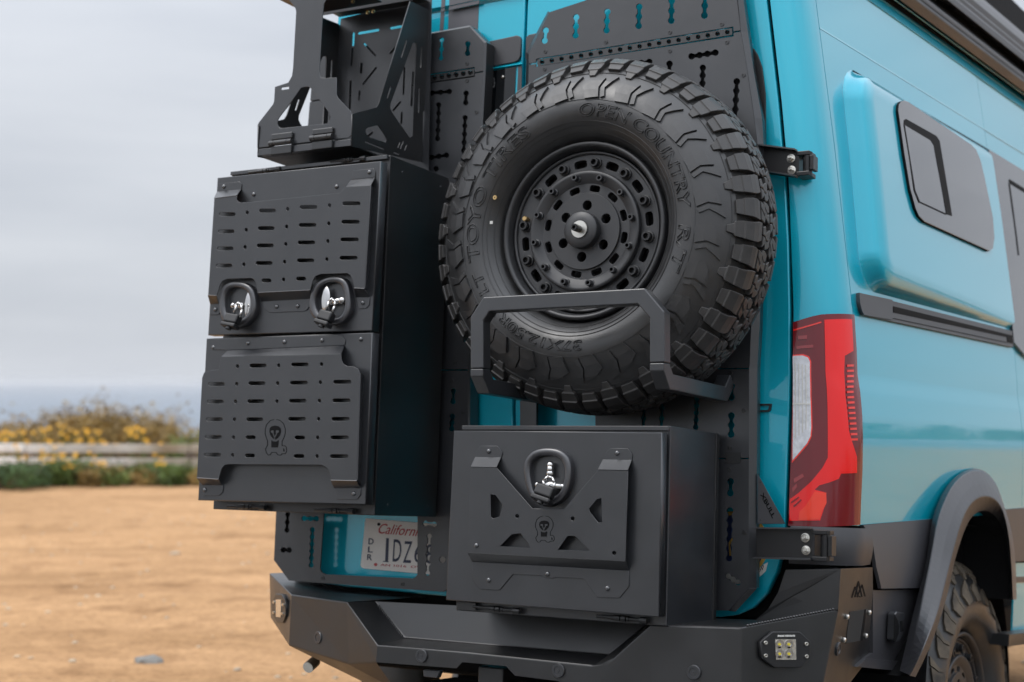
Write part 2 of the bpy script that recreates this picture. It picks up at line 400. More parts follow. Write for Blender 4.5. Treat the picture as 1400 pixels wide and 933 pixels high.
def yflat(outline, holes, Y, thick, bevel=.001):
    me = flat(outline, holes, thick, bevel); me.transform(Matrix.Translation((0, Y, 0)) @ YZ); return me
def ring_plate(R1, R0, holes, Y, thick):
    return yflat(disc(0, 0, R1, 72), ([disc(0, 0, R0, 72)] if R0 else []) + holes, Y, thick)
BARREL = lathe([(.210, .10), (.212, .03), (.216, .018), (.2185, .002), (.222, -.004), (.224, -.010), (.233, -.012), (.236, -.004), (.238, .012)], 96)
LIP = lathe([(.206, .040), (.2045, .014), (.207, .008), (.2125, .008), (.2135, .022)], 96)
OUTER = ring_plate(.207, .150, disc_slots(.182, 12, rad(23), .0105, .0185, skip=(9,)), .016, .02)
STEP = lathe([(.1605, .016), (.1600, .002), (.158, -.001), (.150, -.001), (.128, .012), (.126, .013)], 72)
INNER = ring_plate(.128, .098, disc_slots(.1145, 12, rad(12), .0085, .0150), .0125, .02)
HUBP = ring_plate(.1015, 0, [disc(.068 * math.sin(rad(5 + 60 * k)), .068 * math.cos(rad(5 + 60 * k)), .0132, 20) for k in range(6)], .006, .025)
CAP = lathe([(.048, .006), (.048, -.016), (.046, -.019), (.024, -.019)], 40)
CAPF = lathe([(.0245, -.0195), (.001, -.0195)], 24)
BACK = lathe([(.212, .06), (.001, .06)], 40)
def socket_bolt(r, h, hole):
    return lathe([(r * 1.25, .0), (r * 1.25, -h * .25), (r, -h * .3), (r, -h), (r * .93, -h - .001), (hole, -h - .001), (hole, -h * .35), (.0005, -h * .35)], 14)
BOLT_O, BOLT_I = socket_bolt(.0125, .019, .0075), socket_bolt(.0085, .022, .0048)

# ------------------------------------------------------------------ spare wheel
spare = thing('spare_wheel', 'spare wheel with chunky off road tyre and matte black rim on the right rear door', 'spare wheel', (0, .25, -.47))
GROOVE_SHADE = mat('tread_groove_shade', (.009, .0085, .008), .7)  # darker than the tyre: groove shade put into the colour
def shade_grooves(me):
    me.materials.append(RUBBER); me.materials.append(GROOVE_SHADE)
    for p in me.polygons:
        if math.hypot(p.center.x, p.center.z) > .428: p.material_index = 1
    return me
tyre = put('tyre', shade_grooves(tyre_carcass()), None, spare, smooth=True)
def spin(a): return Matrix.Rotation(a, 4, 'Y')
for me, off in LUGS:
    for p in me.polygons: p.use_smooth = False
    for k in range(24):
        put('tread_block', me, RUBBER_DUSTY, tyre, M=spin(2 * math.pi * (k + off) / 24 + .06), bevel=.0018, seg=1)
for me, off in BITERS:
    for k in range(24):
        put('side_biter', me, RUBBER, tyre, M=spin(2 * math.pi * (k + off) / 24 + .06))
for r, y, w in ((.4165, -.0088, .0012), (.336, -.0516, .0010), (.281, -.0437, .0012), (.270, -.0354, .0008), (.256, -.0217, .0008)):
    put('moulding_rib', lathe([(r - w, y + .001), (r, y - .0022), (r + w, y + .001)], 120), RUBBER, tyre, smooth=True)
def sidewall_text(body, a0, a1, r0, r1, shear=0.0, flip=False):
    """raised lettering bent round the side wall between clock angles a0 and a1 (degrees from the top)"""
    me = text_mesh(body, .002, shear, bold=.012, outline=.022)
    bm = bmesh.new(); bm.from_mesh(me); bmesh.ops.triangulate(bm, faces=bm.faces)
    for v in bm.verts:
        a = rad(a0 + (a1 - a0) * v.co.x); r = (r0 + (r1 - r0) * v.co.y)
        y = -.05
        for (q0, y0), (q1, y1) in zip(TY, TY[1:]):
            if q0 <= r <= q1: y = y0 + (y1 - y0) * (r - q0) / (q1 - q0)
        v.co = (r * math.sin(a), y - (.0032 if v.co.z > .001 else .0016 if v.co.z > -.001 else -.001), r * math.cos(a))
    bm.to_mesh(me); bm.free()
    put('sidewall_lettering', me, RUBBER, tyre)
sidewall_text('TOYO TIRES', -104, -28, .288, .324)
sidewall_text('OPEN COUNTRY', 1, 85, .290, .326, .14)
sidewall_text('R/T', 92, 115, .290, .326, .14)
sidewall_text('37X12.50R17 LT', 174, 250, .292, .322, .0)
put('stud', lathe([(.006, -.0) , (.006, -.004), (.002, -.004)], 14), BRASS, tyre, M=Matrix.Translation((-.246, -.040, .098)))
put('paint_mark', box_mesh(-.0045, .0045, -.001, .001, -.004, .004, 0), ZINC, tyre, M=Matrix.Translation((-.252, -.046, .030)))
rim = put('rim', mesh_join([BARREL, BACK]), RIM, spare, smooth=True)
put('bead_ring', LIP, RIM, rim, smooth=True)
put('outer_ring', OUTER, RIM, rim); put('step_ring', STEP, RIM, rim, smooth=True); put('spoke_disc', INNER, RIM, rim)
put('hub_plate', HUBP, RIM, rim); put('hub_cap', CAP, RIM, rim, smooth=True, bevel=0)
put('hub_cap_face', CAPF, RIM, rim)
put('washer', lathe([(.0225, -.020), (.0225, -.024), (.009, -.0245)], 28), ZINC, rim)
put('centre_bolt', lathe([(.0095, -.022), (.0095, -.052), (.0085, -.054), (.005, -.054), (.005, -.041), (.0005, -.041)], 20), BRACKET_ARM, rim)
for k in range(12):
    a = rad(8 + 30 * k); put('outer_bolt', BOLT_O, PLASTIC, rim, M=Matrix.Translation((.182 * math.sin(a), .016, .182 * math.cos(a))))
    a = rad(20 + 30 * k); put('inner_bolt', BOLT_I, RIM, rim, M=Matrix.Translation((.142 * math.sin(a), .008, .142 * math.cos(a))))
a = rad(-76); put('valve', lathe([(.007, .02), (.007, -.004), (.0055, -.006), (.0005, -.006)], 14), BRASS, rim, M=Matrix.Translation((.183 * math.sin(a), .004, .183 * math.cos(a))))
# ------------------------------------------------------------------ storage boxes
RIV = rivet_mesh()
def rivets(pts, Y, parent, me=RIV, mt=None, name='rivet'):
    for x, y in pts: put(name, me, mt or RIVETM, parent, M=Matrix.Translation(U(x, y, Y)))
def slot_list(rows, h=2.9):
    out = []
    for x0, x1, y in rows:
        if x0 == x1: out.append(disc(x0, y, 7.6, 12, 9.6))
        else: out.append(slot(x0, x1, y, y, h))
    return out
def bezel(name, outer, inner, Y, parent, rise=.020):
    """rounded latch surround: ring that rises from the door and drops into a dish"""
    n = len(outer); vs, fs = [], []
    po = [U(x, y, Y) for x, y in outer]; pi_ = [U(x, y, Y) for x, y in inner]
    L_ = [(0.0, 0.0), (.01, .55), (.06, .86), (.15, 1.0), (.45, 1.03), (.76, 1.0), (.90, .85), (.97, .5), (1.0, -.3)]
    for k, d in L_:
        for a, b in zip(po, pi_): p = a.lerp(b, k); vs.append((p.x, p.y - rise * d, p.z))
    for j in range(len(L_) - 1):
        for i in range(n):
            k = (i + 1) % n; fs.append((j * n + i, j * n + k, (j + 1) * n + k, (j + 1) * n + i))
    fs.append(tuple((len(L_) - 1) * n + i for i in range(n)))
    me = mesh(vs, fs); me.materials.append(BEZEL); me.materials.append(BLACK2)
    for p in me.polygons:
        if len(p.vertices) > 4: p.material_index = 1
    return put(name, me, None, parent, smooth=True)
def smooth_loop(pts, it=2):
    for _ in range(it):
        q = []
        for i in range(len(pts)):
            a, b = pts[i], pts[(i + 1) % len(pts)]
            q += [(a[0] * .75 + b[0] * .25, a[1] * .75 + b[1] * .25), (a[0] * .25 + b[0] * .75, a[1] * .25 + b[1] * .75)]
        pts = q
    return pts
def rod(p0, p1, r, n=10):
    d = p1 - p0; me = lathe([(r * .01, 0), (r, 0), (r, d.length), (r * .01, d.length)], n)
    me.transform(Matrix.Translation(p0) @ Vector((0, 1, 0)).rotation_difference(d.normalized()).to_matrix().to_4x4()); return me
def ellipsoid(c, rx, ry, rz, n=16):
    me = lathe([(max(.0005, math.sin(math.pi * i / 10)), -math.cos(math.pi * i / 10)) for i in range(11)], n)
    me.transform(Matrix.Translation(c) @ Matrix.Diagonal((rx, ry, rz, 1))); return me
def owl(pt, parent, M2):
    """line emblem: a bird mask inside a key shaped outline"""
    w = 9; S = []
    arch = [(262, 380), (262, 320), (285, 240), (340, 180), (400, 160)], [(445, 160), (500, 175), (555, 230), (582, 310), (580, 380)]
    legs = [(258, 375), (275, 440), (300, 500), (300, 570), (265, 630), (280, 690), (310, 730), (345, 720), (365, 685), (435, 685), (465, 725), (510, 730), (530, 705), (585, 705), (603, 670), (600, 605), (575, 580), (530, 580), (530, 510), (560, 450), (582, 375)]
    for st in arch: S += ribbon_pts(st, w)
    S += ribbon_pts(legs, w)
    S.append([(420, 258), (475, 268), (508, 300), (513, 350), (495, 410), (460, 455), (420, 480), (378, 455), (345, 410), (330, 350), (338, 300), (370, 268)])
    S.append([(362, 490), (395, 512), (440, 512), (475, 490), (465, 605), (362, 605)])
    S.append([(553, 618), (570, 640), (568, 668), (553, 672)])
    o = decal('emblem', S, pt, DARK, parent)
    V = [[(372, 335), (398, 335), (405, 365), (388, 378), (365, 370), (356, 350)], [(440, 335), (478, 335), (488, 350), (478, 370), (452, 378), (436, 365)]]
    V += ribbon_pts([(385, 365), (418, 450)], 16) + ribbon_pts([(455, 365), (418, 450), (418, 478)], 14)
    pt2 = lambda x, y: pt(x, y) + Vector((0, -.0008, 0))
    decal('emblem', V, pt2, BLACK, parent)
def latch_pin_hinge(name, x0, y0, x1, y1, Y, parent):
    """black pin hinge lying along the edge between two photo points"""
    a, b = U(x0, y0, Y), U(x1, y1, Y); d = b - a
    ms = [rod(a + d * k0, a + d * k1, r, 10) for k0, k1, r in ((0, .30, .0042), (.30, .36, .0062), (.37, .47, .0075), (.49, .58, .0075), (.60, .64, .0062), (.64, .86, .0042), (.86, 1, .0085))]
    put(name, mesh_join(ms), BLACK2, parent)

# ---- tall two-door box on the left rear door
big = thing('storage_box', 'tall black two door storage box with slotted molle panels on the left rear door', 'storage box', tuple(U(400, 700, .1)), 'storage boxes on the rear doors')
YB, YF = -.061, -.122
a, b = U(534.5, 212.5, YB), U(511.5, 705, YB)
xr = (a.x + b.x) / 2; xl = U(297, 243, -.10).x + .022
big_body = put('body', box_mesh(xl, xr, YB, .245, b.z, a.z, .002), BLACK2, big)
# a step of the shell seen above and below the doors
put('top_edge', box_mesh(xl + .004, xr - .004, YB - .012, YB - .0015, a.z - .012, a.z - .001, .001), BLACK, big_body)
z2 = zoomed(260, 220, 3.589); z3 = zoomed(260, 450, 3.589); z6 = zoomed(600, 560, 3.009)
ud = plate('upper_door', [(297.2, 243.3), (520.5, 220.5), (508.8, 452.3), (284.2, 458.6)], YF, BLACK, big, thick=.034, bevel=.0022)
ld = plate('lower_door', [(282.2, 463.0), (509, 455.0), (499.8, 690), (270.6, 684.3)], YF, BLACK, big, thick=.034, bevel=.0022)
YP = YF - .028
face = z2([(118, 187), (230, 173), (227, 188), (234, 200), (247, 205), (300, 203), (735, 158), (764, 128), (885, 122), (855, 625), (804, 622), (796, 585), (786, 562), (770, 552), (640, 556), (615, 566), (603, 585), (590, 632), (331, 645), (322, 600), (312, 582), (298, 576), (180, 580), (158, 590), (146, 610), (131, 660), (88, 657)])
rows = []
for y0, dy, xs in ((263, -17.7, [(142, 222), (280, 280), (338, 420), (478, 478), (538, 623), (684, 684), (747, 835)]),
                   (347, -15.7, [(137, 217), (275, 275), (332, 414), (473, 473), (533, 618), (680, 680), (742, 831)]),
                   (431, -14.7, [(132, 212), (269, 269), (327, 410), (469, 469), (528, 613), (675, 675), (737, 827)]),
                   (515, -12.7, [(126, 206), (263, 263), (322, 404), (463, 463), (524, 608), (670, 670), (733, 821)])):
    for i, (p, q) in enumerate(xs): rows.append((p, q, y0 + dy * i / 2))
rows += [(350, 398, 588), (458, 458, 583), (520, 568, 579)]
mol = plate('molle_panel', face, YP, BLACK, ud, holes=[[(260 + x / 3.589, 220 + y / 3.589) for x, y in h] for h in slot_list(rows, 9.5)], thick=.0026, bevel=.0006)
def flange(parent, zz, quads, name='panel_flange'):
    for q in quads:
        t = [(*zz([p])[0], YP_ if k else YD_) for p, k in q]
        sheet(name, [t], BLACK, parent, thick=.0022)
YP_, YD_ = YP, YF - .001
flange(ud, z2, [[((118, 187), 1), ((230, 173), 1), ((250, 143), 0), ((133, 155), 0)], [((764, 128), 1), ((885, 122), 1), ((908, 80), 0), ((790, 93), 0)],
                [((331, 645), 1), ((590, 632), 1), ((586, 676), 0), ((352, 689), 0)], [((804, 622), 1), ((855, 625), 1), ((880, 668), 0), ((815, 668), 0)], [((88, 657), 1), ((131, 660), 1), ((140, 700), 0), ((100, 702), 0)],
                [((885, 122), 1), ((855, 625), 1), ((868, 640), 0), ((897, 130), 0)]])
for nm, pl in (('panel_tab', [(133, 155), (250, 143), (252, 115), (242, 102), (140, 112)]), ('panel_tab', [(790, 93), (908, 80), (908, 50), (898, 38), (800, 48)]),
               ('panel_tab', [(352, 686), (586, 674), (586, 712), (572, 733), (556, 738), (388, 745), (360, 720)]), ('panel_tab', [(815, 668), (880, 668), (878, 708), (862, 724), (825, 724)]),
               ('panel_tab', [(100, 702), (152, 700), (150, 740), (138, 755), (98, 757)])):
    plate(nm, z2(pl), YF - .0025, BLACK, ud, thick=.0024, bevel=.0006)
rivets(z2([(166, 127), (880, 56), (425, 716), (528, 713), (848, 697), (125, 730)]), YF - .0025, ud); rivets(z2([(313, 165), (719, 127)]), YF, ud)
face = z3([(153, 136), (740, 123), (742, 150), (750, 170), (768, 182), (800, 184), (822, 194), (833, 216), (818, 742), (690, 740), (684, 705), (672, 680), (645, 667), (190, 664), (168, 668), (154, 686), (140, 735), (33, 728), (58, 240), (68, 214), (100, 203), (140, 200)])
rows = [(232, 232, 183), (291, 374, 180), (434, 434, 179), (496, 580, 175), (644, 644, 173)]
for xs in ([(88, 170, 271), (228, 228, 270), (286, 369, 267), (429, 429, 266), (490, 577, 264), (638, 638, 262), (702, 791, 260)],
           [(82, 165, 357), (222, 222, 356), (281, 364, 355), (425, 425, 355), (485, 571, 353), (634, 634, 352), (698, 786, 351)],
           [(77, 160, 444), (217, 217, 444), (276, 358, 444), (481, 567, 442), (630, 630, 442), (693, 782, 442)],
           [(72, 155, 531), (212, 212, 532), (272, 321, 532), (512, 563, 533), (625, 625, 533), (689, 778, 533)],
           [(68, 151, 618), (208, 208, 619), (268, 317, 621), (508, 559, 624), (622, 622, 624), (686, 775, 625)]): rows += xs
mol2 = plate('molle_panel', face, YP, BLACK, ld, holes=[[(260 + x / 3.589, 450 + y / 3.589) for x, y in h] for h in slot_list(rows, 9.5)], thick=.0026, bevel=.0006)
flange(ld, z3, [[((153, 136), 1), ((740, 123), 1), ((757, 79), 0), ((185, 104), 0)], [((690, 740), 1), ((818, 742), 1), ((835, 779), 0), ((708, 779), 0)], [((33, 728), 1), ((140, 735), 1), ((158, 765), 0), ((62, 764), 0)],
                [((833, 216), 1), ((818, 742), 1), ((832, 760), 0), ((847, 226), 0)]])
for pl in ([(185, 104), (757, 79), (762, 55), (745, 32), (715, 30), (110, 52), (112, 100)], [(708, 779), (835, 779), (836, 812), (820, 835), (720, 836)], [(62, 764), (162, 765), (160, 800), (140, 818), (66, 818)]):
    plate('panel_tab', z3(pl), YF - .0025, BLACK, ld, thick=.0024, bevel=.0006)
rivets(z3([(285, 70), (463, 64), (648, 56), (73, 790), (803, 808)]), YF - .0025, ld); rivets(z3([(115, 91), (838, 50)]), YF, ld)
owl(lambda x, y: U(340 + x * 80 / 933, 560 + y * 80 / 933, YP - .0007), ld, None)
SIDE_SCREW = rivet_mesh(.0035, .002); SIDE_SCREW.transform(Matrix.Rotation(rad(90), 4, 'Z'))
for y_, z_ in ((.0, a.z - .035), (.0, b.z + .03), (.2, b.z + .03), (.2, a.z - .035)): put('screw', SIDE_SCREW, BLACK, big_body, M=Matrix.Translation((xr, y_, z_)))
latch_pin_hinge('hinge', 311, 692.5, 363, 694, YB - .014, big); latch_pin_hinge('hinge', 430, 697.5, 484, 699, YB - .014, big)
latch_pin_hinge('hinge', 340, 236.0, 384, 231.5, YB - .010, big); latch_pin_hinge('hinge', 452, 221.5, 500, 217, YB - .010, big)
def egg(zz, o, i):
    return smooth_loop(zz(o), 3), smooth_loop(zz(i), 3)
zb = zoomed(290, 370, 10); zc = zoomed(400, 370, 10)
o1, i1 = egg(zb, [(190, 230), (300, 165), (480, 165), (610, 240), (660, 400), (650, 600), (540, 740), (380, 810), (230, 770), (150, 600), (150, 400)], [(255, 290), (330, 245), (440, 250), (530, 300), (565, 400), (560, 540), (500, 640), (400, 690), (290, 650), (235, 560), (230, 400)])
o2, i2 = egg(zc, [(330, 220), (450, 130), (620, 85), (770, 120), (830, 240), (850, 420), (840, 600), (740, 730), (560, 770), (360, 700), (270, 560), (280, 380)], [(400, 290), (480, 200), (590, 175), (690, 190), (740, 260), (765, 400), (755, 560), (690, 650), (570, 665), (430, 610), (370, 520), (360, 400)])
bz1 = bezel('latch', o1, i1, YF, ud); bz2 = bezel('latch', o2, i2, YF, ud)
def t_handle(parent, c0, c1, paddle, py, zz, extra=()):
    """chrome bar from c0 to c1 with an oval paddle; all in the zoomed picture's coordinates, just in front of the latch dish"""
    Y = YF - .014 if parent is not bz3_holder[0] else YS - .014
    p0, p1 = (U(*zz([c0])[0], Y), U(*zz([c1])[0], Y))
    put('handle_bar', mesh_join([rod(p0, p1, .0085, 14), ellipsoid(p0, .0095, .009, .0095), ellipsoid(p1, .0105, .0095, .0105)]), CHROME, parent, smooth=True)
    if paddle:
        c = U(*zz([paddle[0]])[0], Y - .002); r1 = paddle[1]; r2 = paddle[2]
        put('handle_paddle', ellipsoid(c, r1, .0045, r2, 24), CHROME, parent, smooth=True)
bz3_holder = [None]
t_handle(bz1, (295, 480), (400, 480), ((500, 470), .0150, .0400), 0, zb)
t_handle(bz2, (540, 430), (680, 410), ((455, 400), .0150, .0370), 0, zc)
def padlock(label, body, Y, sh, zz):
    """rubber covered padlock hanging from the latch bar: body = top left, top right, bottom right, bottom left of its front"""
    q = [U(*p, Y) for p in zz(body)]
    c = (q[0] + q[1] + q[2] + q[3]) / 4
    t = thing('padlock', label, 'padlock', tuple(c), 'padlocks on the box latches')
    ux = (q[1] - q[0]).normalized(); uz = (q[0] - q[3]); hz = uz.length; uz.normalize(); uy = ux.cross(uz).normalized()
    w = ((q[1] - q[0]).length + (q[2] - q[3]).length) / 2
    Mx = Matrix(((ux.x, -uy.x, uz.x, c.x), (ux.y, -uy.y, uz.y, c.y), (ux.z, -uy.z, uz.z, c.z), (0, 0, 0, 1)))
    tilt = Mx @ Matrix.Rotation(rad(-18), 4, 'X')
    put('body', box_mesh(-w / 2, w / 2, -.013, .013, -hz * .18, hz / 2, .005, 3), PLASTIC, t, M=tilt)
    put('bottom_cover', box_mesh(-w / 2 - .002, w / 2 + .002, -.015, .015, -hz / 2, -hz * .2, .004, 3), PLASTIC, t, M=tilt)
    put('key_cap', mesh_join([rod(Vector((0, -.002, -hz / 2 - .006)), Vector((0, -.002, -hz / 2 + .002)), .009, 16)]), BRACKET_ARM, t, M=tilt)
    top = [U(*p, Y) for p in zz(sh)]; pts = [top[0].lerp(top[1], .0), *top[1:]]
    ms = [rod(p, r, .0035, 10) for p, r in zip(pts, pts[1:])] + [ellipsoid(p, .0035, .0035, .0035, 10) for p in pts[1:-1]]
    put('shackle', mesh_join(ms), CHROME, t, smooth=True)
padlock('black rubber padlock on the left latch of the tall box', [(205, 580), (370, 600), (340, 830), (165, 770)], YF - .044, [(300, 590), (335, 470), (360, 440), (395, 470), (410, 540), (375, 640)], zb)
padlock('black rubber padlock on the right latch of the tall box, nearest the spare wheel', [(395, 540), (545, 570), (520, 790), (330, 740)], YF - .044, [(455, 550), (500, 420), (540, 385), (580, 430), (575, 490), (540, 580)], zc)

# ---- short box low on the right rear door
small = thing('storage_box', 'short black storage box with a single latch, low on the right rear door', 'storage box', tuple(U(770, 850, .1)), 'storage boxes on the rear doors')
YS, YSB = -.100, -.060
p0, p1 = U(916.5, 582.5, YSB), U(911.8, 856.5, YSB); xr = (p0.x + p1.x) / 2; xl = U(633, 582, YSB).x
sm_body = put('body', box_mesh(xl, xr, YSB, .245, p1.z, p0.z, .002), BLACK, small)
put('top_lip', box_mesh(xl + .003, xr - .0015, YSB - .010, YSB - .0015, p0.z - .012, p0.z - .001, .001), BLACK, sm_body)
put('back_trim', box_mesh(xr - .001, xr + .003, .225, .246, p1.z + .002, p0.z - .002, .001), BLACK2, sm_body)
sd_ = plate('door', [(620.4, 588.7), (905.0, 591.5), (901, 844), (609.4, 820.6)], YS, BLACK, small, thick=.032, bevel=.0022)
YSP = YS - .026
hol = [[(213, 350), (232, 352), (262, 392), (250, 440), (222, 450), (213, 440)], [(668, 365), (672, 465), (655, 466), (620, 420), (618, 408), (650, 370)], [(250, 563), (300, 514), (335, 510), (364, 545), (376, 570)], [(488, 578), (530, 521), (560, 521), (592, 552), (622, 582)],
       disc(322, 439, 8, 12), disc(550, 449, 8.5, 12), disc(721, 591, 8.5, 12)]
plate('molle_panel', z6([(132, 238), (238, 240), (385, 408), (515, 410), (655, 250), (778, 252), (768, 625), (118, 590)]), YSP, BLACK, sd_, holes=[z6(h) for h in hol], thick=.0026, bevel=.0006)
YP_, YD_ = YSP, YS - .001
flange(sd_, z6, [[((132, 238), 1), ((238, 240), 1), ((256, 200), 0), ((151, 198), 0)], [((655, 250), 1), ((778, 252), 1), ((794, 211), 0), ((676, 208), 0)], [((118, 590), 1), ((768, 625), 1), ((781, 664), 0), ((137, 627), 0)]])
for pl in ([(151, 198), (256, 200), (262, 176), (240, 150), (172, 150), (155, 170)], [(676, 208), (794, 211), (796, 184), (776, 160), (705, 160), (688, 176)],
           [(137, 627), (781, 664), (782, 728), (742, 776), (650, 772), (596, 696), (478, 690), (470, 694), (436, 692), (428, 684), (304, 678), (250, 743), (165, 738), (140, 700)]):
    plate('panel_tab', z6(pl), YS - .0025, BLACK, sd_, thick=.0024, bevel=.0006)
rivets(z6([(206, 172), (734, 180), (206, 702), (447, 677), (694, 736)]), YS - .0025, sd_); rivets(z6([(155, 560)]), YSP, sd_)
ze = zoomed(700, 600, 6.1)
owl(lambda x, y: U(700 + (270 + (x - 425) * .46) / 6.1, 600 + (755 + (y - 445) * .385) / 6.1, YSP - .0007), sd_, None)
o3, i3 = egg(ze, [(140, 160), (230, 80), (400, 78), (500, 140), (530, 260), (510, 420), (430, 540), (300, 580), (190, 520), (140, 390), (118, 250)], [(185, 200), (240, 150), (390, 148), (450, 200), (465, 300), (440, 420), (390, 480), (290, 495), (215, 450), (190, 360), (178, 270)])
bz3 = bezel('latch', o3, i3, YS, sd_); bz3_holder[0] = bz3
t_handle(bz3, (320, 220), (318, 290), None, 0, ze)
pa, pb = U(*ze([(215, 385)])[0], YS - .016), U(*ze([(425, 400)])[0], YS - .012)
put('handle_paddle', mesh_join([rod(pa, pb, .008, 14), ellipsoid(pa, .008, .008, .008), ellipsoid(pb, .008, .008, .008), ellipsoid((pa + pb) / 2, .017, .010, .012)]), CHROME, bz3, smooth=True)
padlock('black rubber padlock on the latch of the short box', [(225, 385), (350, 400), (330, 545), (165, 510)], YS - .046, [(270, 400), (262, 350), (300, 315), (340, 330), (355, 370), (345, 420)], ze)
latch_pin_hinge('hinge', 647, 829.5, 711, 836, YSB - .014, small); latch_pin_hinge('hinge', 816, 842.5, 885, 849, YSB - .014, small)
put('hinge_leaf', box_mesh(0, .058, -.002, .002, -.0105, .0105, .001), BLACK2, small, M=Matrix.Translation(U(624.5, 828, YSB - .014)))
# ------------------------------------------------------------------ slotted carrier panels bolted to the rear doors
YPN = .272
zr5 = zoomed(560, 0, 2.692); zp5 = zoomed(560, 30, 10); zp6 = zoomed(560, 110, 10); zl = zoomed(360, 700, 7); zq = zoomed(780, 480, 4.667)
SCREW = lathe([(.0062, 0), (.0060, -.0018), (.0035, -.0020), (.0030, -.0006), (.0005, -.0006)], 12)
rp = thing('carrier_panel', 'wide slotted black carrier panel behind the spare wheel on the right rear door', 'carrier panel', tuple(U(990, 830, YPN)), 'carrier panels on the rear doors')
# upper, middle and lower plate with hinge strips between
up_h = [chain(746.5, 37.5, 744.0, 60, 2, 4.4), chain(787.8, 19.5, 786.6, 53, 3, 4.3), chain(830.4, 12, 829.0, 46, 3, 4.4), chain(874, 5, 873, 40, 3, 4.5), chain(918.4, -3, 917.5, 33, 3, 4.6), chain(964, -10, 963, 26, 3, 4.7)]
plate('upper_plate', [(723, 87), (723, 74), (751, 17), (800, 1), (850, -40), (1000, -70), (1003, -40), (1012.5, 41.5), (1003, 43), (1002.5, 36.5), (733, 80.5), (732.5, 85.7)], YPN, BLACK, rp, holes=up_h)
mid_h = [chain(862, 88.5, 892, 84, 3, 4.2), chain(915.5, 83, 914.8, 104, 2, 4.5), chain(941, 78, 982.5, 71.5, 4, 4.5), chain(961, 88.5, 960, 129, 4, 4.4), chain(1007.5, 107, 1004.5, 167, 5, 4.6),
         chain(881, 540, 879, 590, 4, 3.6), chain(905, 540, 904, 590, 4, 3.6), chain(952.5, 541, 951, 588, 5, 3.8), [(733, 546), (733, 620), (814, 620), (814, 562), (800, 552)]]
plate('middle_plate', [(723, 89.2), (732.5, 87.8), (732.5, 91.5), (1003, 50), (1003, 45.2), (1012.8, 43.6), (1022, 100), (1031, 162), (1036, 198), (1027, 440), (1025, 500), (1024, 503), (711, 503), (712, 400), (722, 150)], YPN, BLACK, rp, holes=mid_h[:5])
low_h = mid_h[5:] + [chain(1000, 523.5, 999.6, 548, 2, 4.8), chain(1000, 564, 999.4, 599, 3, 4.7)]
low_h2 = [chain(998.8, 654, 998.2, 679, 2, 4.6), chain(998, 694, 996.5, 768, 6, 4.6), chain(992, 786, 1012, 799, 3, 4.0)]
plate('lower_plate', [(711, 505), (1024, 505), (1024, 626.2), (711, 626.2)], YPN, BLACK, rp, holes=low_h)
plate('bottom_plate', [(711, 628), (1024, 628), (1023.3, 804), (996, 835), (720, 835), (711, 820)], YPN, BLACK, rp, holes=low_h2)
def strip(x0, y0, x1, y1, n, hw, parent, nm='hinge_strip'):
    dx, dy = x1 - x0, y1 - y0; l = math.hypot(dx, dy); ux, uy = dx / l, dy / l
    hs = [disc(x0 + dx * (i + .5) / n, y0 + dy * (i + .5) / n, 3.9 * hw / 5.5, 10) for i in range(n)]
    plate(nm, [(x0 - uy * hw * -1 * -1, y0 + hw), (x1, y1 + hw), (x1, y1 - hw), (x0, y0 - hw)], YPN + .0015, BLACK2, parent, holes=hs, thick=.003)
    hs2 = [(x0, y0 + 2), (x1, y1 + 2), (x1, y1 - 2), (x0, y0 - 2)]
    plate('hinge_pin', hs2, YPN + .006, DARK, parent, thick=.002)
strip(734.5, 86.2, 1001, 43.2, 20, 4.6, rp)
plate('slot_shade_sheet', [(735, 100), (1005, 58), (1020, 165), (1022, 300), (1015, 480), (725, 480)], YPN + .012, DARK, rp, thick=.002)  # dark sheet added so the slots of the middle plate look shaded
plate('hinge_strip', zq([(990, 645), (1085, 648), (1085, 715), (990, 718)]), YPN - .002, BLACK2, rp, thick=.002)
for pts in ([(745.5, 71), (828.5, 57.8), (916, 44.5), (987, 33.5), (744.5, 95), (827.5, 82.5), (916, 70), (994, 58), (1016.5, 103)], zq([(1020, 140), (1105, 380), (1015, 620), (1013, 757)]), [(1017.5, 728)]):
    for x, y in pts: put('screw', SCREW, BLACK2, rp, M=Matrix.Translation(U(x, y, YPN)))
E1 = [(1003, -40), (1009, 0), (1013.2, 43.5), (1022.5, 100), (1031.5, 162), (1036, 198), (1027.5, 440), (1024.3, 503), (1024, 627), (1023.4, 804)]
E2 = [(1011, -40), (1016.6, 0), (1022.5, 43.5), (1031, 100), (1042, 162), (1044, 198), (1039, 440), (1035.5, 503), (1035, 627), (1034.2, 804)]
sheet('edge_flange', [[(*E1[i], YPN), (*E2[i], YPN + .018), (*E2[i + 1], YPN + .018), (*E1[i + 1], YPN)] for i in range(len(E1) - 1)], BLACK, rp, thick=.003)
def back_of(pt, d): v = U(*pt[:2], pt[2]); return Vector((v.x, v.y + d, v.z))
vs_ = [[U(*p, YPN + .018), U(*p, YPN + .018) + Vector((-.004, .032, 0))] for p in E2]
sheet('frame_side', [[vs_[i][0], vs_[i][1], vs_[i + 1][1], vs_[i + 1][0]] for i in range(len(E2) - 1)], BLACK2, rp, thick=.003)
sheet('edge_flange', [[(1023.4, 804, YPN), (1034.2, 804, YPN + .018), (1005, 835.5, YPN + .018), (996, 834.5, YPN)]], BLACK, rp, thick=.003)
sheet('edge_flange', [[(751, 17, YPN), (749, 15.5, YPN + .02), (719.5, 72, YPN + .02), (723, 74, YPN)], [(723, 74, YPN), (719.5, 72, YPN + .02), (708, 503, YPN + .02), (712, 500, YPN)]], BLACK, rp, thick=.003)
plate('spacer_rail', [(711, 540), (733, 540), (733, 640), (711, 640)], YPN + .006, CLAD, rp, thick=.012)
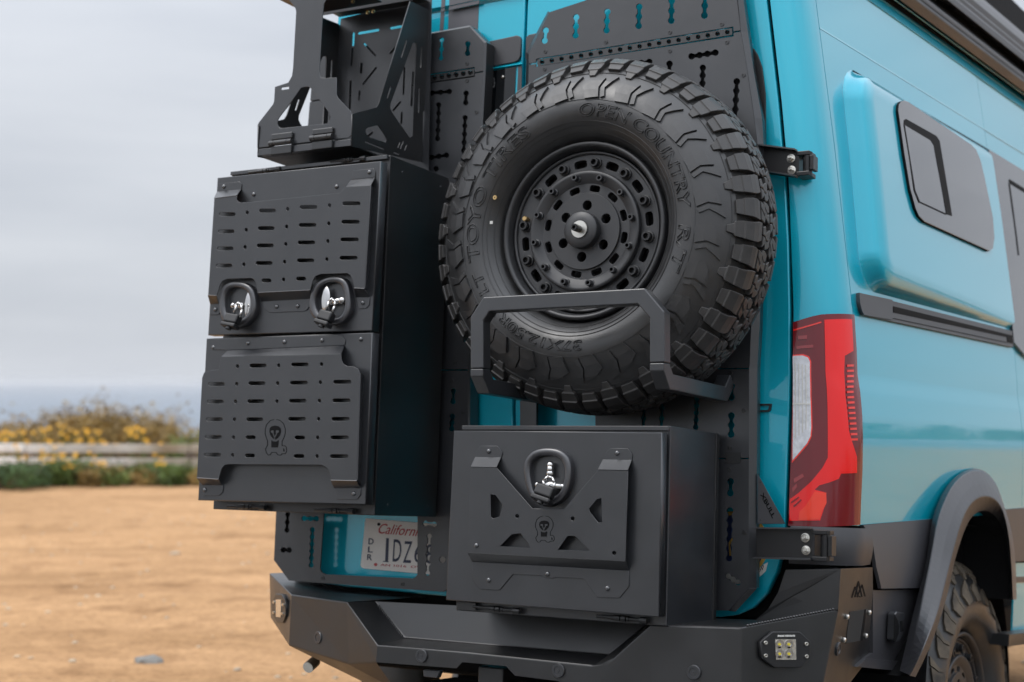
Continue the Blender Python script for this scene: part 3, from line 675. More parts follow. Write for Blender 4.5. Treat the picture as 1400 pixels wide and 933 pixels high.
put('rivet', RIV, BLACK2, rp, M=Matrix.Translation(U(714, 563, YPN + .006)))
put('wheel_mount', mesh_join([lathe([(.09, .06), (.09, .275)], 24, cap=True), box_mesh(-.12, .12, .24, .27, -.12, .12, .004)]), BLACK2, rp)
# hinge arms with their bolts
HEX = lathe([(.0125, 0), (.0125, -.003), (.0105, -.0035), (.0105, -.011), (.0085, -.0125), (.006, -.0125), (.006, -.020), (.0045, -.022), (.0005, -.022)], 6)
HEXR = lathe([(.0135, 0), (.0135, -.0025), (.0095, -.003)], 20)
def hexbolt(x, y, Y, parent, s=1.0):
    M_ = Matrix.Translation(U(x, y, Y)) @ Matrix.Diagonal((s, s, s, 1))
    put('bolt', HEX, ZINC, parent, M=M_ @ Matrix.Rotation(rad(17), 4, 'Y'))
    put('washer', HEXR, ZINC, parent, M=M_)
def arm(face, blk, YA, bolts, tops, bots):
    plate('hinge_arm', face, YA, BRACKET_ARM, rp, thick=.006, bevel=.001)
    for a_, b_ in (tops, bots):
        sheet('arm_lip', [[(*a_, YA - .001), (*b_, YA - .001), U(*b_, YA) + Vector((0, -.022, 0)), U(*a_, YA) + Vector((0, -.022, 0))]], BLACK, rp, thick=.004)
    P0, P1 = U(*blk[0], YA + .01), U(*blk[1], YA + .01); w = .012
    put('hinge_block', mesh_join([box_mesh(P0.x, P1.x - w, YA - .004, YA + .05, P0.z - .012, P0.z, .002), box_mesh(P0.x, P1.x - w, YA - .004, YA + .05, P1.z, P1.z + .012, .002),
        box_mesh(P0.x, P0.x + .008, YA - .003, YA + .05, P1.z + .0125, P0.z - .0125, .001),
        rod(Vector((P1.x - .021, YA + .010, P1.z + .002)), Vector((P1.x - .021, YA + .010, P0.z - .002)), .0125, 20),
        box_mesh(P1.x - .010, P1.x, YA - .006, YA + .03, P1.z + .014, P0.z - .014, .001)]), BRACKET_ARM, rp)
    for x, y in bolts: hexbolt(x, y, YA, rp, .86)
zbk = zoomed(1020, 180, 11.667); zbl = zoomed(980, 680, 7)
arm(zbk([(215, 235), (820, 310), (820, 745), (390, 680), (215, 640)]), [zbk([(825, 335)])[0], zbk([(1105, 705)])[0]], .295, zbk([(718, 432), (728, 618)]), zbk([(215, 222), (822, 297)]), zbk([(390, 672), (822, 742)]))
arm(zbl([(375, 300), (918, 300), (918, 592), (375, 580)]), [zbl([(925, 310)])[0], zbl([(1118, 620)])[0]], .262, zbl([(848, 388), (855, 508)]), zbl([(372, 288), (920, 292)]), zbl([(372, 588), (920, 600)]))
gus = plate('gusset_plate', [(1035.5, 648), (1073, 716.5), (1035.5, 716.5)], .285, CLAD, rp, thick=.005, bevel=.0008)
xb = zoomed(1030, 640, 11.667)
def gtext(body, o, u, v, Y, parent, mt, lift, ex=.0008, shear=0, bold=.02, name='lettering', sub=None):
    me = text_mesh(body, .0005, shear, bold=bold)
    for w in me.vertices: w.co.z = 1.0 if w.co.z > 0 else -.2
    F = frame(o, u, v, Y, lift)
    F = F @ Matrix.Diagonal((1, 1, ex, 1)); me.transform(F)
    return put(name, me, mt, parent)
gtext('XBULL', xb([(108, 425)])[0], xb([(305, 808)])[0], xb([(160, 385)])[0], .285, gus, DARK, .0006)
for x, y in xb([(112, 225), (112, 830), (435, 840)]): put('rivet', rivet_mesh(.0022, .001), BLACK2, gus, M=Matrix.Translation(U(x, y, .285)))

lp = thing('carrier_panel', 'narrow slotted black carrier panel behind the tall box on the left rear door', 'carrier panel', tuple(U(500, 800, YPN)), 'carrier panels on the rear doors')
hu = [chain(604, 51.5, 602.5, 83, 3, 3.4), chain(639.8, 56.5, 639, 77, 2, 3.8)]
plate('upper_plate', [(424.2, 137.8), (429, 76), (588, 46.5), (642, 37), (662, 59), (660.5, 97), (649, 99), (648.8, 91.8), (578, 102.5), (577.4, 113.8)], YPN, BLACK, lp, holes=hu)
hm = [chain(574, 129, 618, 125, 4, 3.8), chain(637.5, 124, 636.5, 144.5, 2, 3.8), chain(600, 140, 598, 193.5, 5, 3.7), chain(636, 157.5, 633, 232, 7, 3.7), chain(576, 217.5, 614, 212, 4, 3.8), disc(596, 231, 4, 12)]
plate('middle_plate', [(423.6, 139.8), (577.3, 115.8), (578, 115.5), (649, 105.5), (649, 100.8), (660.5, 99), (655, 200), (640, 505), (393, 505)], YPN, BLACK, lp, holes=hm)
hl = [chain(622, 478, 621.5, 500, 2, 4)]
hl = [chain(620, 531, 619, 553, 2, 3.6), chain(618.5, 566, 617, 590, 3, 3.6)]
plate('lower_plate', [(393, 507), (639.8, 507), (639, 690), (378, 690)], YPN, BLACK, lp, holes=hl)
hb = [chain(393.5, 700, 392, 728.5, 3, 3.4), chain(412, 709, 436, 709.5, 3, 3.7), chain(383.5, 752, 399, 752.5, 2, 3.8), chain(427.2, 721, 425.2, 776.5, 6, 3.5), chain(577.5, 715.5, 597, 717.5, 2, 3.9), chain(586.8, 729.5, 584, 787.5, 5, 3.7), disc(604.5, 765.5, 4.6, 14)]
win = zl([(545, -40), (560, -60)]); win = [(441.5, 697), (601, 701)]; win = [(443, 696), (571, 701), (570.6, 786), (568.5, 789), (564, 791), (445, 785.5), (440, 783), (437.5, 778)]
plate('bottom_plate', [(378, 690), (620, 690), (612, 806), (606, 809.5), (395, 794), (374.5, 766)], YPN, BLACK, lp, holes=hb + [win], thick=.005)
plate('slot_shade_sheet', [(380, 693), (406, 693), (404, 768), (377.5, 764)], YPN + .012, DARK, lp, thick=.002)  # dark sheet added, shade for the lower left slots
strip(579.5, 108.8, 648, 98.8, 7, 4.8, lp)
plate('slot_shade_sheet', [(425.8, 134), (575, 110), (650, 100), (646, 200), (632, 505), (400, 505)], YPN + .012, DARK, lp, thick=.002)  # dark sheet added, shade behind the middle slots and the plate gap
for pts in (zp5([(785, 575), (785, 805)]), zp6([(915, 435)]), zl([(570, 632), (1333, 690)]), [(622, 497), (618, 521), (633, 565)]):
    for x, y in pts: put('screw', SCREW, BLACK2, lp, M=Matrix.Translation(U(x, y, YPN)))
F1 = [(588, 46.5), (642, 37), (662, 59), (660.5, 98), (655, 200), (640, 505), (639, 690)]
F2 = [(589, 44.8), (643, 35), (665.5, 58), (664, 98), (658.5, 200), (643, 505), (642, 690)]
sheet('edge_flange', [[(*F1[i], YPN), (*F2[i], YPN + .004), (*F2[i + 1], YPN + .004), (*F1[i + 1], YPN)] for i in range(len(F1) - 1)], BLACK, lp, thick=.003)
vs_ = [[U(*p, YPN + .004), U(*p, YPN + .004) + Vector((-.001, .046, 0))] for p in F2]
sheet('frame_side', [[vs_[i][0], vs_[i][1], vs_[i + 1][1], vs_[i + 1][0]] for i in range(len(F2) - 1)], BLACK2, lp, thick=.003)

# ------------------------------------------------------------------ can rack above the tall box
rk = thing('can_rack', 'open black cut out steel can rack with a hinged front above the tall box', 'rack', tuple(U(420, 215, .05)))
zA = zoomed(340, 0, 10); zB = zoomed(340, 120, 10); zC = zoomed(460, 0, 10); zD = zoomed(460, 120, 10)
YR = -.105
fr = plate('front_plate', [(375, -60), (375, -22), (395, 0), (403.5, 11), (404.8, 16), (400.5, 93), (399, 104), (394, 113), (375.8, 119), (374.5, 139), (373, 143), (353.5, 168), (352, 172), (351.6, 202.5), (400, 196.8), (476, 188.6), (479.5, 186), (481, 182), (481, 156), (479, 152), (462, 134), (460, 129), (460, 106), (446, 107), (438, 106), (436.5, 97), (441.2, 20), (443, 5), (448, -3), (470, -28), (470, -60)], YR, BLACK, rk,
      holes=[zB([(715, 5), (740, -3), (800, -12), (830, -8), (862, 25), (1040, 265), (1100, 350), (1115, 400), (1105, 450), (1075, 490), (440, 556), (405, 530), (392, 490), (402, 435), (430, 390), (560, 225)]), [(384.5, 120), (395, 118.7), (395, 121.8), (384.5, 123.2)]], thick=.003, bevel=.0008)
put('front_lip', mesh([U(352, 204.2, YR), U(479.5, 190.4, YR), U(479.5, 199.5, YR), U(351.4, 213.4, YR)] + [U(352, 204.2, YR) + Vector((0, .02, 0)), U(479.5, 190.4, YR) + Vector((0, .02, 0)), U(479.5, 199.5, YR) + Vector((0, .02, 0)), U(351.4, 213.4, YR) + Vector((0, .02, 0))],
    [(0, 1, 2, 3), (4, 5, 6, 7), (0, 1, 5, 4), (1, 2, 6, 5), (2, 3, 7, 6), (3, 0, 4, 7)]), BLACK, rk, bevel=.001)
A_, B_ = U(351.5, 213.4, YR), U(481, 199.5, YR); zt = (A_.z + B_.z) / 2
XL, XR = A_.x, B_.x
put('tray_floor', box_mesh(XL, XR - .003, YR + .021, .262, zt, zt + .004, .001), BLACK2, rk)
def sideplate_x(name, outline, X, mt, parent, holes=(), thick=.003, shift=0.0):
    """plate in the plane x = X, traced where the camera's rays meet it"""
    def q(x, y):
        d = ray(x, y); Pq = CAM_D + d * ((X - CAM_D.x) / d.x); return (Pq.y, Pq.z)
    me = flat([q(*p) for p in outline], [[q(*p) for p in h] for h in holes], thick)
    me.transform(Matrix(((0, 0, 1, X + shift), (1, 0, 0, 0), (0, 1, 0, 0), (0, 0, 0, 1))))
    return put(name, me, mt, parent)
s_out = [(481.5, 156.5), (484, 155.2), (515, 147), (518, 142), (561, 2), (585, 13), (588, 17), (585.5, 110), (584, 128), (583, 145), (578.5, 154), (577.5, 222), (481.2, 200.5)]
s_holes = [[(564.5, 59), (569, 58), (569.5, 62), (564, 186), (560.5, 189), (536, 154), (533.5, 148), (534, 142)], zC(slot(965, 885, 545, 790, 9)), zD(slot(742, 695, -10, 150, 9)), zC(slot(1165, 1150, 640, 930, 8)), zD(slot(1135, 1122, 10, 345, 9)),
           zD([(400, 575), (420, 552), (560, 512), (580, 525), (665, 650), (690, 710), (670, 752), (430, 672), (402, 620)]), zD(slot(388, 650, 740, 845, 9)), zD(slot(870, 838, 740, 825, 7)), zD(slot(915, 872, 728, 838, 8)), zD(slot(962, 932, 775, 860, 7)), zD(slot(780, 860, 885, 915, 10))]
sideplate_x('side_plate', s_out, XR, BLACK2, rk, s_holes)
me_l = sideplate_x('side_plate', s_out, XR, BLACK2, rk, s_holes)
me_l.matrix_basis = me_l.matrix_basis @ Matrix.Translation((XL - XR + .004, 0, 0))
YRB = .25
def bslot(p, q, r=1.3): return slot(p[0], q[0], p[1], q[1], r)
b_holes = [bslot((489, 46), (518.5, 41), 1.9), bslot((533, 39), (566, 33.5), 1.9), bslot((483.5, 44.5), (482.5, 63.5), 1.6), bslot((482, 66), (480.5, 91), 1.3), bslot((497, 59), (514, 77)), bslot((533, 74), (548, 57)), bslot((494.5, 86), (493.5, 101), 1.5), bslot((496, 116), (515, 92), 1.3),
           bslot((479.5, 110), (478, 150), 1.4), bslot((491.7, 124), (490.7, 138)), bslot((553, 92), (551.5, 130), 1.2), bslot((565, 98), (562.5, 146), 1.4), bslot((549.5, 153), (548.5, 170)), bslot((537, 152), (548, 139)), bslot((501, 188), (510, 181)), bslot((540, 72), (530, 110))]
plate('back_plate', [(440, 240), (466, 26), (560, 2), (590, -3), (588, 110), (586, 240)], YRB, BLACK, rk, holes=b_holes, thick=.003)
At = U(441, 21.5, YR); zt2 = U(561, 2.5, YRB - .05).z
put('top_bar', box_mesh(XL + .004, XR, YRB - .085, YRB - .002, zt2 + .008, zt2 + .012, .001), BLACK2, rk)
put('top_bar', box_mesh(XL + .004, XR, YRB - .088, YRB - .084, zt2 - .012, zt2 + .012, .001), BLACK2, rk)
zs_ = U(452, 0, -.02).z
put('upper_shelf', box_mesh(XL + .01, XR - .06, YR + .004, .09, zs_ + .012, zs_ + .016, .001), BLACK2, rk)
for x, y in ((482, 2), (502, 17), (509.5, 15.5)): put('bolt', lathe([(.006, 0), (.006, .004), (.004, .006)], 10), BRASS, rk, M=Matrix.Translation(U(x, y, .02)))
def block_hinge(x0, x1, y0, y1, yk):
    P0, P1 = U(x0, y0, YR - .004), U(x1, y1, YR - .004); k = U((x0 + x1) / 2, yk, YR).z
    put('hinge', mesh_join([box_mesh(P0.x, P1.x, YR - .009, YR - .0005, k + .009, P0.z, .003), box_mesh(P0.x, P1.x, YR - .009, YR - .0005, P1.z, k - .009, .003),
        rod(Vector((P0.x - .004, YR - .008, k)), Vector((P0.x + .012, YR - .008, k)), .0082, 14), rod(Vector((P0.x + .0135, YR - .008, k)), Vector((P1.x - .0155, YR - .008, k)), .0082, 14), rod(Vector((P1.x - .014, YR - .008, k)), Vector((P1.x + .001, YR - .008, k)), .0082, 14)]), BLACK2, rk)
block_hinge(372, 399, 184, 210, 196); block_hinge(428, 454.5, 177.5, 203, 189)

# ------------------------------------------------------------------ square tube hoop in front of the spare wheel
hp = thing('wheel_hoop', 'square tube steel hoop folded up across the lower half of the spare wheel', 'hoop', tuple(U(790, 540, .0)))
YH = -.150
mid = [U(657, 505, YH), U(657, 437.5, YH), U(670, 417.5, YH), U(881, 406.5, YH), U(902.5, 432, YH), U(902.5, 497, YH)]
mid = [Vector((p.x, YH, p.z)) for p in mid]
put('front_bar', tube_path(mid, .038, .038, (0, 1, 0)), BLACK, hp, bevel=.003)
for i, (p, sgn) in enumerate(((mid[0], -1), (mid[-1], 1))):
    a1 = Vector((p.x, YH, p.z - .0005)); pts = [a1, Vector((p.x, YH + .0004, p.z - .012)), Vector((p.x, YH + .028, p.z - .042)), Vector((p.x, .228, p.z - .042)), Vector((p.x, .268, p.z - .002))]
    put('arm', tube_path(pts, .038, .0375, (1, 0, 0)), BLACK, hp, bevel=.003)
# ------------------------------------------------------------------ the camper van
van = thing('camper_van', 'teal blue high roof camper van parked on the sand, seen from its rear right corner', 'van', tuple(side(.9, -1.75, -.9)))
YDR = .335
def lerp_tab(tab, z):
    if z >= tab[0][0]: (z1, x1), (z0, x0) = tab[0], tab[1]; return x1 + (x1 - x0) * (z - z1) / (z1 - z0)
    for (z1, x1), (z0, x0) in zip(tab, tab[1:]):
        if z >= z0: return x0 + (x1 - x0) * (z - z0) / (z1 - z0)
    return tab[-1][1]
GAP = [(.675, .3706), (.385, .4082), (.163, .4313), (-.172, .4487), (-.352, .4512), (-.442, .4504), (-.595, .4476), (-.746, .4438), (-1.0, .435)]
def gapx(z): return lerp_tab(GAP, z)
def PIL(t, z, off=0.0):                    # rear corner pillar, t from the door gap (0) to the side panel (1)
    x0, x1 = gapx(z) + .006, prof(z); P0, P3 = Vector((x0, YDR, z)), Vector((x1, Y0, z))
    P1, P2 = Vector((x0 + .62 * (x1 - x0), YDR + .004, z)), Vector((x1 - SV.x * .075, Y0 - .075, z))
    u = 1 - t; p = P0 * u ** 3 + P1 * (3 * u * u * t) + P2 * (3 * u * t * t) + P3 * t ** 3
    if off:
        d = (P1 - P0) * (3 * u * u) + (P2 - P1) * (6 * u * t) + (P3 - P2) * (3 * t * t); n = Vector((d.y, -d.x, 0)).normalized(); p = p + n * off
    return p
RDI = RD.inverted()
def PRJ(p): q = RDI @ (p - CAM_D); return CX + FPX * q.x / q.y, CY - FPX * q.z / q.y
def TZ(px, py, off=0.0):
    def zat(t):
        a_, b_ = 1.2, -1.4
        for _ in range(30):
            c_ = (a_ + b_) / 2
            if PRJ(PIL(t, c_, off))[1] < py: a_ = c_
            else: b_ = c_
        return a_
    a_, b_ = -.2, 1.2
    for _ in range(30):
        c_ = (a_ + b_) / 2
        if PRJ(PIL(c_, zat(c_), off))[0] < px: a_ = c_
        else: b_ = c_
    return max(0, min(1, a_)), zat(a_)
def patch(name, outline, fmap, mt, parent, step, solid=.003, smooth=True, bevel=0, label=None):
    """polygon in a 2-D surface chart, cut fine and laid on the surface"""
    bm = bmesh.new(); vv = [bm.verts.new((p[0], p[1], 0)) for p in outline]; bm.faces.new(vv)
    bmesh.ops.triangulate(bm, faces=bm.faces)
    for ax in (0, 1):
        lo, hi = min(v.co[ax] for v in bm.verts), max(v.co[ax] for v in bm.verts); k = int((hi - lo) / step[ax])
        for i in range(1, k + 1):
            c = [0, 0, 0]; n = [0, 0, 0]; c[ax] = lo + (hi - lo) * i / (k + 1); n[ax] = 1
            bmesh.ops.bisect_plane(bm, geom=bm.verts[:] + bm.edges[:] + bm.faces[:], plane_co=c, plane_no=n)
    for v in bm.verts: v.co = fmap(v.co.x, v.co.y)
    me = bpy.data.meshes.new('p'); bm.to_mesh(me); bm.free()
    c = sum((v.co for v in me.vertices), Vector()) / len(me.vertices)
    me.update(); nrm = sum((p.normal * p.area for p in me.polygons), Vector())
    if nrm.dot(CAM_D - c) < 0: me.flip_normals()
    return put(name, me, mt, parent, solid=solid, bevel=bevel, smooth=smooth, label=label)
def pil_patch(name, pts, mt, parent, off=.004, solid=.003, **k): return patch(name, [TZ(*p) for p in pts], lambda t, z: PIL(t, z, off), mt, parent, (.035, .05), solid, **k)
def side_patch(name, pts, mt, parent, off=.0, solid=.004, step=(.5, .12), **k): return patch(name, [SZ(O(*p, off)) for p in pts], lambda s, z: side(s, z, off), mt, parent, step, solid, **k)
def grid(fn, us, vs_, keep=None):
    V, F, idx = [], [], {}
    for i in range(len(us) - 1):
        for j in range(len(vs_) - 1):
            if keep and not keep((us[i] + us[i + 1]) / 2, (vs_[j] + vs_[j + 1]) / 2): continue
            f = []
            for a_, b_ in ((i, j), (i + 1, j), (i + 1, j + 1), (i, j + 1)):
                if (a_, b_) not in idx: idx[(a_, b_)] = len(V); V.append(fn(us[a_], vs_[b_]))
                f.append(idx[(a_, b_)])
            F.append(tuple(f))
    return mesh_raw(V, F)
def lin(a_, b_, n): return [a_ + (b_ - a_) * i / n for i in range(n + 1)]
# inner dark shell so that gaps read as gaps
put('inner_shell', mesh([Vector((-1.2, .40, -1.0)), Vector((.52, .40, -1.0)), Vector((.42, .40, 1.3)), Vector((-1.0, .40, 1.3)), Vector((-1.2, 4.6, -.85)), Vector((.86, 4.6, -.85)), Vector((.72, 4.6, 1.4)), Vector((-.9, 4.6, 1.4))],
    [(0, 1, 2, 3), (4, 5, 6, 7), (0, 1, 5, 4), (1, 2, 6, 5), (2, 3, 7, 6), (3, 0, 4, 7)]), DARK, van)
# rear doors
rdoor = plate('rear_door', [(726, -120), (1034, -120), (1046, -30), (1048.2, 0), (1064.2, 140), (1073.8, 250), (1078, 330), (1080, 420), (1080.2, 513), (1079, 560), (1076.3, 640), (1073.5, 720), (1070, 752), (1062, 783), (1048, 812), (1030, 831), (1008, 841), (985, 844), (713, 825), (704, 560), (718, 85)], YDR, PAINT, van, thick=.03, bevel=.004)
ldoor = plate('rear_door', [(474, -160), (722, -120), (714.6, 85), (700.6, 560), (709.5, 825), (610, 815.5), (470, 802), (440, 797.5), (415, 792), (392, 775), (382, 740), (398, 500), (455, 100), (464, 0)], YDR, PAINT, van, thick=.03, bevel=.004)
# left door: pressed step, stripes, dark glass, inner details
def door_band(pts, mt, parent, name, lift=.0012, thick=.001): return plate(name, pts, YDR - lift, mt, parent, thick=thick)
sheet('door_ledge', [[(560, 24, YDR), (722, -6.5, YDR), (722.2, -12, YDR - .012), (560, 17, YDR - .012)], [(560, 17, YDR - .012), (722.2, -12, YDR - .012), (722.6, -60, YDR - .014), (560, -40, YDR - .014)]], PAINT, ldoor, thick=.002)
for q in ([(601, 45), (606, 44.4), (607.5, 15), (602.5, 16)], [(612.3, 50), (653, 42), (654.8, 5), (613.5, 14)]): door_band(q, GREYW, ldoor, 'vinyl_stripe')
for q in ([(602.5, 16.2), (607.5, 15.2), (608, 11), (603, 12)], [(613.5, 14.2), (654.8, 5.2), (655.4, 0), (614, 9)], ): plate('vinyl_stripe', q, YDR - .0135, GREYW, ldoor, thick=.001)
for q in ([(603, 11), (608, 10), (609.8, -30), (604.8, -30)], [(614, 8), (655.4, -1), (657.5, -40), (616, -40)]): plate('vinyl_stripe', q, YDR - .0155, GREYW, ldoor, thick=.001)
plate('brake_light_cover', [(662, 58), (706, 48.5), (710, 49.5), (712, 53), (711.5, 76), (709, 82), (704, 85), (664, 93)], YDR - .010, FLARE, ldoor, thick=.009, bevel=.002)
plate('brake_light_cover', [(719, 51), (723, 47.5), (735, 45), (735, 80), (722, 83), (718, 81)], YDR - .010, FLARE, rdoor, thick=.009, bevel=.002)
sheet('glass_ledge', [[(640, 95.5, YDR - .001), (712, 83.5, YDR - .001), (713.6, 87.5, YDR - .010), (640, 99.5, YDR - .010)], [(640, 99.5, YDR - .010), (713.6, 87.5, YDR - .010), (713.6, 90, YDR - .002), (640, 102, YDR - .002)]], PAINT, ldoor, thick=.002)
plate('rear_glass', [(640, 103), (705.5, 91.5), (704, 120), (700, 260), (695, 420), (640, 430)], YDR - .003, GLASSD, ldoor, thick=.004)
plate('door_edge_trim', [(708.2, 91), (713.2, 90.2), (709.5, 260), (702.5, 260), (706, 140)], YDR - .0045, CLAD, ldoor, thick=.005, bevel=.001)
plate('door_edge_trim', [(720.5, 84), (724, 83.5), (730, 260), (716.5, 260), (718.5, 110)], YDR - .0045, CLAD, rdoor, thick=.005, bevel=.001)
put('bolt', lathe([(.005, 0), (.004, -.004), (.0005, -.005)], 10), ZINC, ldoor, M=Matrix.Translation(U(688, 105.5, YDR - .004)))
# right door: weather strip of the glass, keeper loop, sticker
plate('weather_strip', [(1022, 62), (1031, 67), (1036, 75), (1042, 92), (1046.5, 128), (1047, 170), (1047, 205), (1022, 205), (1018, 100)], YDR - .004, PLASTIC, rdoor, thick=.008, bevel=.002)
plate('keeper_loop', zq([(1196, 337), (1283, 337), (1276, 378), (1264, 388), (1196, 390)]), YDR - .006, PLASTIC, rdoor, holes=[zq([(1206, 349), (1268, 349), (1262, 372), (1256, 377), (1206, 378)])], thick=.012)
SX, SYp, SR = 1005, 745, 46
stk = plate('round_sticker', disc(SX, SYp, SR, 40), YDR - .0008, GOLD, rdoor, thick=.0006)
plate('sticker_field', disc(SX, SYp, SR - 5, 40), YDR - .0014, BLUEINK, stk, thick=.0004)
plate('sticker_banner', zl([(0, 0)]) and [(982, 775), (990, 781), (1010, 789), (1031, 784), (1044, 772), (1050, 769), (1047, 781), (1034, 793), (1008, 799), (986, 790)], YDR - .0018, WHITE, stk, thick=.0004)
plate('sticker_ridge', [(996, 742), (1001, 735), (1002, 740), (998, 745), (1000, 760), (997, 760)], YDR - .002, GOLD, stk, thick=.0004)
gtext('hop', (1035, 789), (1046, 776), (1032, 784), YDR, stk, DARK, .0022, .0004, bold=.0, name='sticker_lettering')
# licence plate on the left door
lic = plate('licence_plate', [(499.5, 709.2), (650, 721), (647, 791), (497, 777.5), (494, 776.2), (492.8, 773)], YDR - .010, WHITEP, van, thick=.003, bevel=.0006)
zn = zoomed(480, 690, 8.72); YLP = YDR - .010
def lt(body, o, u, v, mt, **k): return gtext(body, zn([o])[0], zn([u])[0], zn([v])[0], YLP, lic, mt, .0006, .0007, **k)
lt('California', (325, 345), (848, 386), (340, 225), REDINK, bold=.0, shear=.35, name='state_name')
for ch, o, u, v in (('D', (208, 475), (268, 478), (212, 402)), ('L', (202, 570), (258, 574), (206, 500)), ('R', (192, 660), (250, 666), (196, 590))): lt(ch, o, u, v, NAVY, bold=.012, name='dealer_letter')
for ch, o, u, v in (('1', (408, 682), (440, 685), (420, 400)), ('D', (496, 680), (592, 684), (512, 415)), ('Z', (620, 694), (712, 698), (640, 437)), ('6', (750, 690), (850, 698), (765, 460)), ('8', (885, 700), (985, 708), (895, 470))): lt(ch, o, u, v, NAVY, bold=.0, name='plate_digit')
sheet('plate_digit', [[(*zn([(382, 672)])[0], YLP - .0010), (*zn([(445, 677)])[0], YLP - .0010), (*zn([(445, 688)])[0], YLP - .0010), (*zn([(382, 683)])[0], YLP - .0010)]], NAVY, lic, thick=.0004)
lt('AN 1016  OV', (350, 732), (830, 762), (353, 705), REDINK, bold=.0, name='plate_footer')
plate('plate_dot', [zn([p])[0] for p in disc(292, 716, 20, 14)], YLP - .0008, REDINK, lic, thick=.0004)
for p in ((330, 236),): plate('plate_hole', [zn([q])[0] for q in disc(*p, 19, 14)], YLP - .0008, DARK, lic, thick=.0004)

# rear corner pillar and tail light
put('corner_pillar', grid(lambda t, z: PIL(t, z), lin(0, 1, 20), lin(-.738, 1.12, 40)), PAINT, van, solid=.004, smooth=True)
tl_out = [(1083.4, 441.5), (1100, 436.3), (1112, 432.8), (1122, 430.6), (1140, 429.6), (1165.3, 430.6), (1168.5, 480), (1169.5, 512), (1173.3, 537), (1176, 569), (1176.9, 600), (1176.4, 640), (1174.2, 690), (1173.4, 717.5), (1125, 720.5), (1078, 718.8), (1080.3, 640), (1082.4, 560), (1083.4, 480)]
tail = pil_patch('tail_light', tl_out, REDDARK, van, .006, .010, label='red and clear tail light wrapped round the right rear corner')
bright = [(1126, 438), (1161, 437), (1163, 480), (1152, 487), (1153, 540), (1158, 590), (1162, 605), (1168, 625), (1168, 647), (1148, 648), (1145, 655), (1133, 660), (1120, 664), (1114, 670), (1129, 674), (1129.5, 688), (1126, 696), (1121, 712), (1080.5, 712.5), (1081, 683), (1093, 674), (1110, 658), (1124, 640), (1131, 626), (1131, 583), (1128, 513)]
pil_patch('red_lens', bright, REDBRIGHT, tail, .0085, .003)
pil_patch('red_rim', [(1085, 485.8), (1099, 484.8), (1106.5, 488), (1109.3, 495), (1109.8, 540), (1111.2, 585), (1110, 598), (1105, 608.5), (1084, 633.5)], REDGLOW, tail, .0082, .003)
clr = pil_patch('clear_lens', [(1085, 487.5), (1098, 486.8), (1105, 489.5), (1107.6, 495), (1108.2, 540), (1109.6, 585), (1108.5, 597), (1104, 606.5), (1085, 629.5)], CLEAR, tail, .0094, .003)
pil_patch('light_line', [(1085.8, 451.3), (1122, 440.3), (1122.3, 442.2), (1086, 453.4)], REDGLOW, tail, .0082, .002)
pil_patch('lens_bar', [(1085.3, 551.6), (1108.2, 552), (1108.2, 554.2), (1085.3, 553.8)], WHITE, tail, .0108, .002)
for k in range(4):
    x = 1088 + 4.6 * k; pil_patch('lens_rib', [(x, 497 + k), (x + 1.1, 497 + k), (x + 1.5, 600 - 4 * k), (x + .4, 600 - 4 * k)], ZINC, tail, .0104, .001)
for k in range(15):
    y = 499 + 7.2 * k; x = 1155.2 + (.0 if k < 5 else (k - 5) * .62); pil_patch('reflector_bar', [(x, y), (x + 8.2, y - .4), (x + 8.3, y + 2.6), (x, y + 3)], REDGLOW, tail, .0086, .0015)
pil_patch('lens_facet', zoomed(1060, 640, 10)([(540, 325), (690, 340), (690, 480), (640, 580), (600, 700), (330, 715), (340, 600), (420, 520)]), mat('orange_red_lens', (.95, .045, .015), .2, coat=.5), tail, .0100, .002)
pil_patch('lens_shadow_line', zoomed(1060, 640, 10)([(225, 470), (330, 395), (340, 405), (235, 482)]), REDDARK, tail, .0110, .001)
pil_patch('lens_shadow_line', zoomed(1060, 640, 10)([(260, 520), (360, 430), (372, 440), (272, 535)]), REDDARK, tail, .0110, .001)
for q in ([(1092, 460), (1104, 459), (1104, 464), (1092, 465)], [(1090, 474), (1112, 472), (1112, 476), (1090, 478)], [(1086, 655), (1098, 648), (1100, 652), (1087, 661)], [(1084, 668), (1090, 661), (1091, 666), (1085, 674)]): pil_patch('inner_lens', q, mat('mid_red_lens', (.32, .012, .018), .15, coat=1), tail, .0080, .001)

# side: rear quarter panel and sliding door, cut round the wheel arch
S1 = SZ(O(1386, 470))[0]; ZT = SZ(O(1190, 3))[1]; ZB = SZ(O(1230, 713.5))[1]
WS, WZ = SZ(O(1337, 957, .02)); WZ = WZ - .02; WR = .535
def arch(s, z): return (s - WS) ** 2 + (z - WZ) ** 2 > WR ** 2
zs = sorted(set([round(v, 4) for v in lin(ZB, ZT, 70)] + [z for z, _ in PZ if ZB < z < ZT]))
def swell(s, z): return .022 * smooth01(1 - (math.hypot(s - WS, z - WZ) - WR) / .17) if z < -.2 else 0.0
put('quarter_panel', grid(lambda s, z: side(s, z, swell(s, z)), lin(.0035, S1 - .003, 80), zs, arch), PAINT, van, solid=.004, smooth=True)
sdoor = put('sliding_door', grid(lambda s, z: side(s, z, swell(s, z) - .001), lin(S1 + .003, S1 + 2.6, 40), zs, arch), PAINT, van, solid=.004, smooth=True)
put('shut_line', grid(lambda s, z: side(s, z, -.012), [S1 - .012, S1 + .012], [ZB, ZT]), DARK, van, solid=.004)
put('shut_line', grid(lambda s, z: side(s, z, -.010), [-.012, .012], lin(ZB, ZT, 30)), DARK, van, solid=.004)
